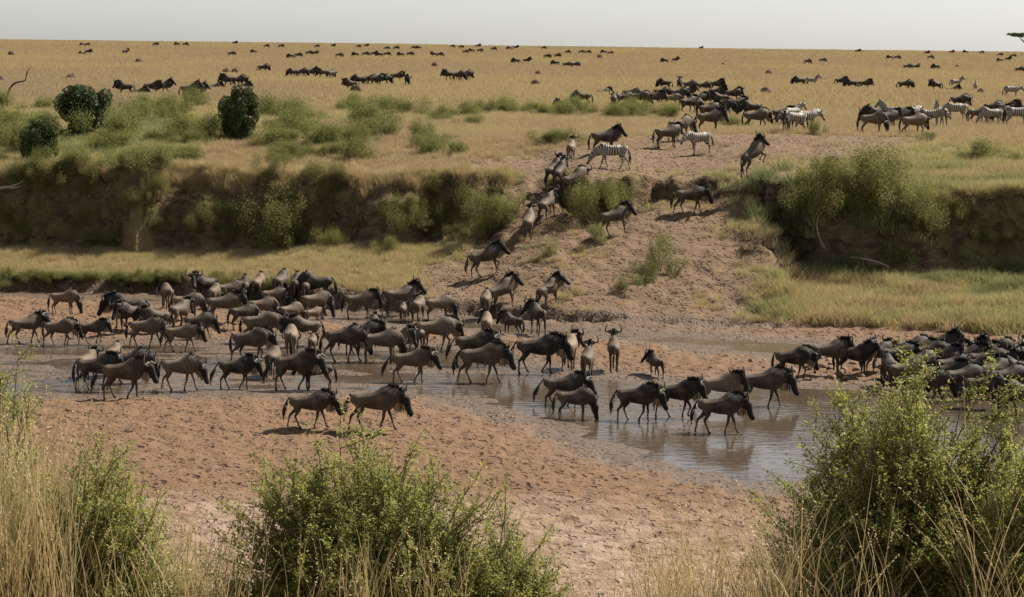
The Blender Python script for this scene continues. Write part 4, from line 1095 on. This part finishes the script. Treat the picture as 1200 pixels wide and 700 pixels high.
branch('side_branch', [(-.1, .05, .30), (.3, -.02, .28), (.75, -.1, .2)], [.03, .04, .035], M_DEADWOOD, o)
p = raypt(958, 300)
o = empty('dead_sapling', p, label='thin arched dead sapling in front of the right bank thicket', category='sapling')
branch('stalk', [(.25, -.5, -.1), (0, -.5, .4), (-.12, -.5, .9), (-.05, -.5, 1.3), (.1, -.45, 1.5)], [.03, .028, .024, .018, .008], M_DEADWOOD, o)
p = raypt(8, 226)
o = empty('fallen_branch', p, label='pale fallen branch with forked tips on the upper left bank', category='branch')
branch('trunk', [(-1.0, -.6, -.1), (-.3, -.6, .15), (.3, -.6, .25), (.9, -.55, .5)], [.09, .08, .06, .02], M_DEADWOOD, o)
branch('side_branch', [(.1, -.6, .22), (.5, -.7, .2), (.9, -.7, .32)], [.05, .035, .01], M_DEADWOOD, o)
m = NT('pale_slumped_earth'); oc = m.n('ShaderNodeTexCoord').outputs['Object']; f = m.noise(oc, 4, 5)
M_SLUMP = m.done(m.pbsdf(m.mix(f, (0.20, 0.13, 0.09), (0.36, 0.25, 0.18)), .95, .1, m.bump(f, .7, .1)).outputs[0])
# loose stones and clods on the right sandbar
STN = [lump_mesh('stone', s, 10, 5, .35) for s in (4, 5, 6)]
for me in STN: me.materials.append(M_SLUMP)
for i in range(34):
    px, py = R.uniform(880, 1010), R.uniform(418, 446)
    p = raypt(px, py); s = R.uniform(.05, .14)
    o = link('stone', STN[i % 3], None, None, label='small pale stone on the sandbar beside the packed herd', category='stone', group='pale stones on the right sandbar')
    o.location = p; o.scale = (s * 1.4, s, s); o.rotation_euler = (0, 0, R.uniform(0, 6))

# umbrella tree on the skyline at the right
p = raypt(1203, 66)
o = empty('acacia_tree', p, label='flat-topped dark acacia tree on the skyline at the edge of the plain', category='tree')
H = 7.2; W_ = 6.4
branch('trunk', [(0, 0, -.3), (.2, 0, 1.6), (-.1, 0, 3.0), (.2, .1, 4.3)], [.35, .28, .24, .2], M_DEADDARK, o)
for i in range(7):
    a = i * .9; branch('limb', [(.1, .05, 3.0 + .15 * i), (math.cos(a) * 1.6, math.sin(a) * 1.6, 4.8), (math.cos(a) * (2.6 + .3 * (i % 3)), math.sin(a) * 3.2, 5.9)], [.16, .1, .04], M_DEADDARK, o, 5)
rng = np.random.default_rng(5); n = 5200; nl = 26
lc = np.stack([*(lambda r, a: (r * np.cos(a), r * np.sin(a)))(W_ * .85 * np.sqrt(rng.uniform(0, 1, nl)), rng.uniform(0, 6.28, nl)), rng.uniform(5.9, 7.0, nl)], 1)
li = rng.integers(0, nl, n); dv = unit(rng.normal(size=(n, 3)))
P = lc[li] + dv * rng.uniform(.5, 1.0, n)[:, None] * np.array([1.3, 1.3, .45])
V, T = leaves(P, .42 * rng.uniform(.6, 1.3, n), .26, rng)
c = link('crown', mesh_np('crown', V, [T], {'tint': np.repeat(rng.uniform(0, 1, n), 4)}), M_DARKBUSH, o); c['kind'] = 'stuff'

# ------------------------------------------------------------------ foreground bushes on the near bank
def big_bush(name, x, y, hw, hd, hgt, seed, nstem, ntw, nlf, leaf, label, mat=M_BUSH, lean=0.0, tintshift=0.0):
    rng = np.random.default_rng(seed)
    z0 = float(ground(np.array([x]), np.array([y]))[0])
    o = empty(name, (x, y, z0), label=label, category='bush')
    sb = Buf(); LC = []; LD = []; LT = []
    for i in range(nstem):
        a = rng.uniform(0, 2 * np.pi); el = math.asin(rng.uniform(.02, 1) ** .8)
        k = rng.uniform(.66, 1.0) * (1 + .18 * math.sin(a * 3 + seed) )
        tip = np.array([math.cos(a) * math.cos(el) * hw * k + lean * math.sin(el), math.sin(a) * math.cos(el) * hd * k, max(.12, math.sin(el)) * hgt * k])
        b0 = np.array([math.cos(a) * .25 * hw * rng.uniform(0, 1), math.sin(a) * .25 * hd, -.08])
        md = b0 * .5 + tip * .5 + np.array([0, 0, .12 * hgt]) + rng.normal(0, .05, 3)
        C = catmull(np.array([b0, md, tip]), .14); rad = np.linspace(.016, .004, len(C))
        V, q, t = tube(C, rad, 4); sb.add(V, q, t, rng.uniform(0, 1))
        tn0 = rng.uniform(.1, .75)
        for j in range(ntw):
            f = rng.uniform(.30, 1.0) if j else 1.0
            s = C[min(int(f * (len(C) - 1)), len(C) - 1)]
            out = unit(tip - b0); dd = unit(out * .8 + rng.normal(0, .55, 3) + np.array([0, 0, .35]))
            ln = rng.uniform(.16, .40) * (1.25 if f > .9 else 1)
            e = s + dd * ln + np.array([0, 0, -.04 * rng.uniform(0, 1)])
            V, q, t = tube(np.array([s, (s + e) / 2 + rng.normal(0, .012, 3), e]), [.005, .004, .002], 3); sb.add(V, q, t, rng.uniform(0, 1))
            m_ = int(nlf * rng.uniform(.6, 1.3)); u = rng.uniform(.08, 1.05, m_)
            LC.append(s + (e - s) * u[:, None] + rng.normal(0, .024, (m_, 3))); LD.append(np.tile(dd, (m_, 1)))
            LT.append(np.clip(tn0 * .6 + rng.normal(.2 + tintshift, .2, m_), 0, 1))
    LC = np.concatenate(LC); LD = np.concatenate(LD); LT = np.concatenate(LT); n = len(LC)
    gz_ = ground(LC[:, 0] + x, LC[:, 1] + y) - z0
    LC[:, 2] = np.maximum(LC[:, 2], gz_ + .03)
    V, T = leaves(LC, leaf * rng.uniform(.6, 1.35, n), leaf * .42 * rng.uniform(.7, 1.3, n), rng, LD, 1.0)
    link('foliage', mesh_np('foliage', V, [T], {'tint': np.repeat(LT, 4)}), mat, o, kind='stuff')
    link('twigs', sb.mesh('twigs'), M_TWIG, o, kind='stuff')
    return o
big_bush('acacia_bush', 3.62, 23.4, 1.42, 1.0, 2.28, 1, 500, 10, 58, .039, 'tall leafy green acacia bush hiding the packed herd', lean=.15, tintshift=.04)
big_bush('acacia_bush', 4.75, 22.6, .80, .8, 1.75, 2, 180, 10, 58, .039, 'lower green bush pressed against the tall acacia bush')
big_bush('leafy_bush', -1.30, 23.2, 1.38, 1.0, 1.66, 3, 380, 10, 56, .038, 'wide rounded green bush below the near sandbar', tintshift=.03)
big_bush('leafy_bush', -.10, 22.8, .55, .6, .95, 6, 70, 8, 50, .034, 'short side bush trailing off the wide rounded bush')
big_bush('leafy_bush', -3.85, 22.6, .95, .8, 1.50, 4, 220, 10, 52, .037, 'green bush mixed with straw grass at the left edge')
big_bush('leafy_bush', -4.95, 24.5, .42, .5, 2.95, 5, 60, 9, 44, .036, 'tall green sprig rising above the left straw grass', tintshift=.1)

# foreground grasses
def straw(name, px0, px1, n, hmin, hmax, dmin, dmax, seed, label, tint=(.0, .5), lean=.5, width=.008, heads=.3):
    rng = np.random.default_rng(seed)
    y = rng.uniform(dmin, dmax, n); ncl = max(3, n // 16); cl = rng.uniform(px0, px1, ncl)
    px = cl[rng.integers(0, ncl, n)] + rng.normal(0, 16, n)
    x = (px - 600) * y / FPX; P = on_ground(x, y); P[:, 2] -= .04
    h = rng.uniform(hmin, hmax, n) * rng.uniform(.6, 1, n)
    V, Q, T, mm = blades(P, h, width * rng.uniform(.7, 1.4, n), lean * rng.uniform(.15, 1, n), rng, 5, .75)
    tn = np.clip(rng.uniform(*tint, n), 0, 1)
    B = Buf(); B.add(V, Q, T, np.repeat(tn, mm))
    hd = np.nonzero(rng.uniform(0, 1, n) < heads)[0]
    tip = V.reshape(n, mm, 3)[hd, -1]; pre = V.reshape(n, mm, 3)[hd, -3]
    for k in range(7):
        c = tip + (pre - tip) * (.12 * k) + rng.normal(0, .006, tip.shape)
        lv, lt = leaves(c, .035, .010, rng, unit(tip - pre), 2.0); B.add(lv, None, lt, .05)
    o = link(name, B.mesh(name), M_FGRASS); o['kind'] = 'stuff'; o['label'] = label; o['category'] = 'grass'
straw('straw_grass', -60, 75, 1900, 1.2, 2.6, 21.2, 25.5, 51, 'tall pale straw grass at the left edge', (0, .7), .45, .010, .25)
straw('straw_grass', 20, 260, 1300, .5, 1.45, 21.8, 24.5, 52, 'mixed dry and green grass round the left bush', (.0, .9), .6, .009, .25)
straw('straw_grass', 760, 940, 1000, .5, 1.6, 22.0, 25.0, 53, 'thin dry grass with seed heads beside the tall acacia bush', (.05, .6), .5, .008, .4)
straw('straw_grass', 880, 1210, 240, .7, 2.1, 21.4, 22.4, 54, 'dry stems standing in front of the tall acacia bush', (.05, .6), .75, .008, .3)
straw('straw_grass', 200, 640, 330, .5, 1.4, 21.6, 22.6, 55, 'dry stems in front of the wide rounded bush', (.1, .8), .5, .008, .3)
straw('straw_grass', 960, 1190, 60, 2.2, 2.9, 22.6, 24.4, 56, 'long arching blades topping the tall acacia bush', (.2, 1.0), .55, .018, .1)
straw('straw_grass', 620, 780, 160, .4, .95, 23.0, 27.0, 57, 'sparse dry stems over the pale sand', (.0, .4), .7, .007, .3)
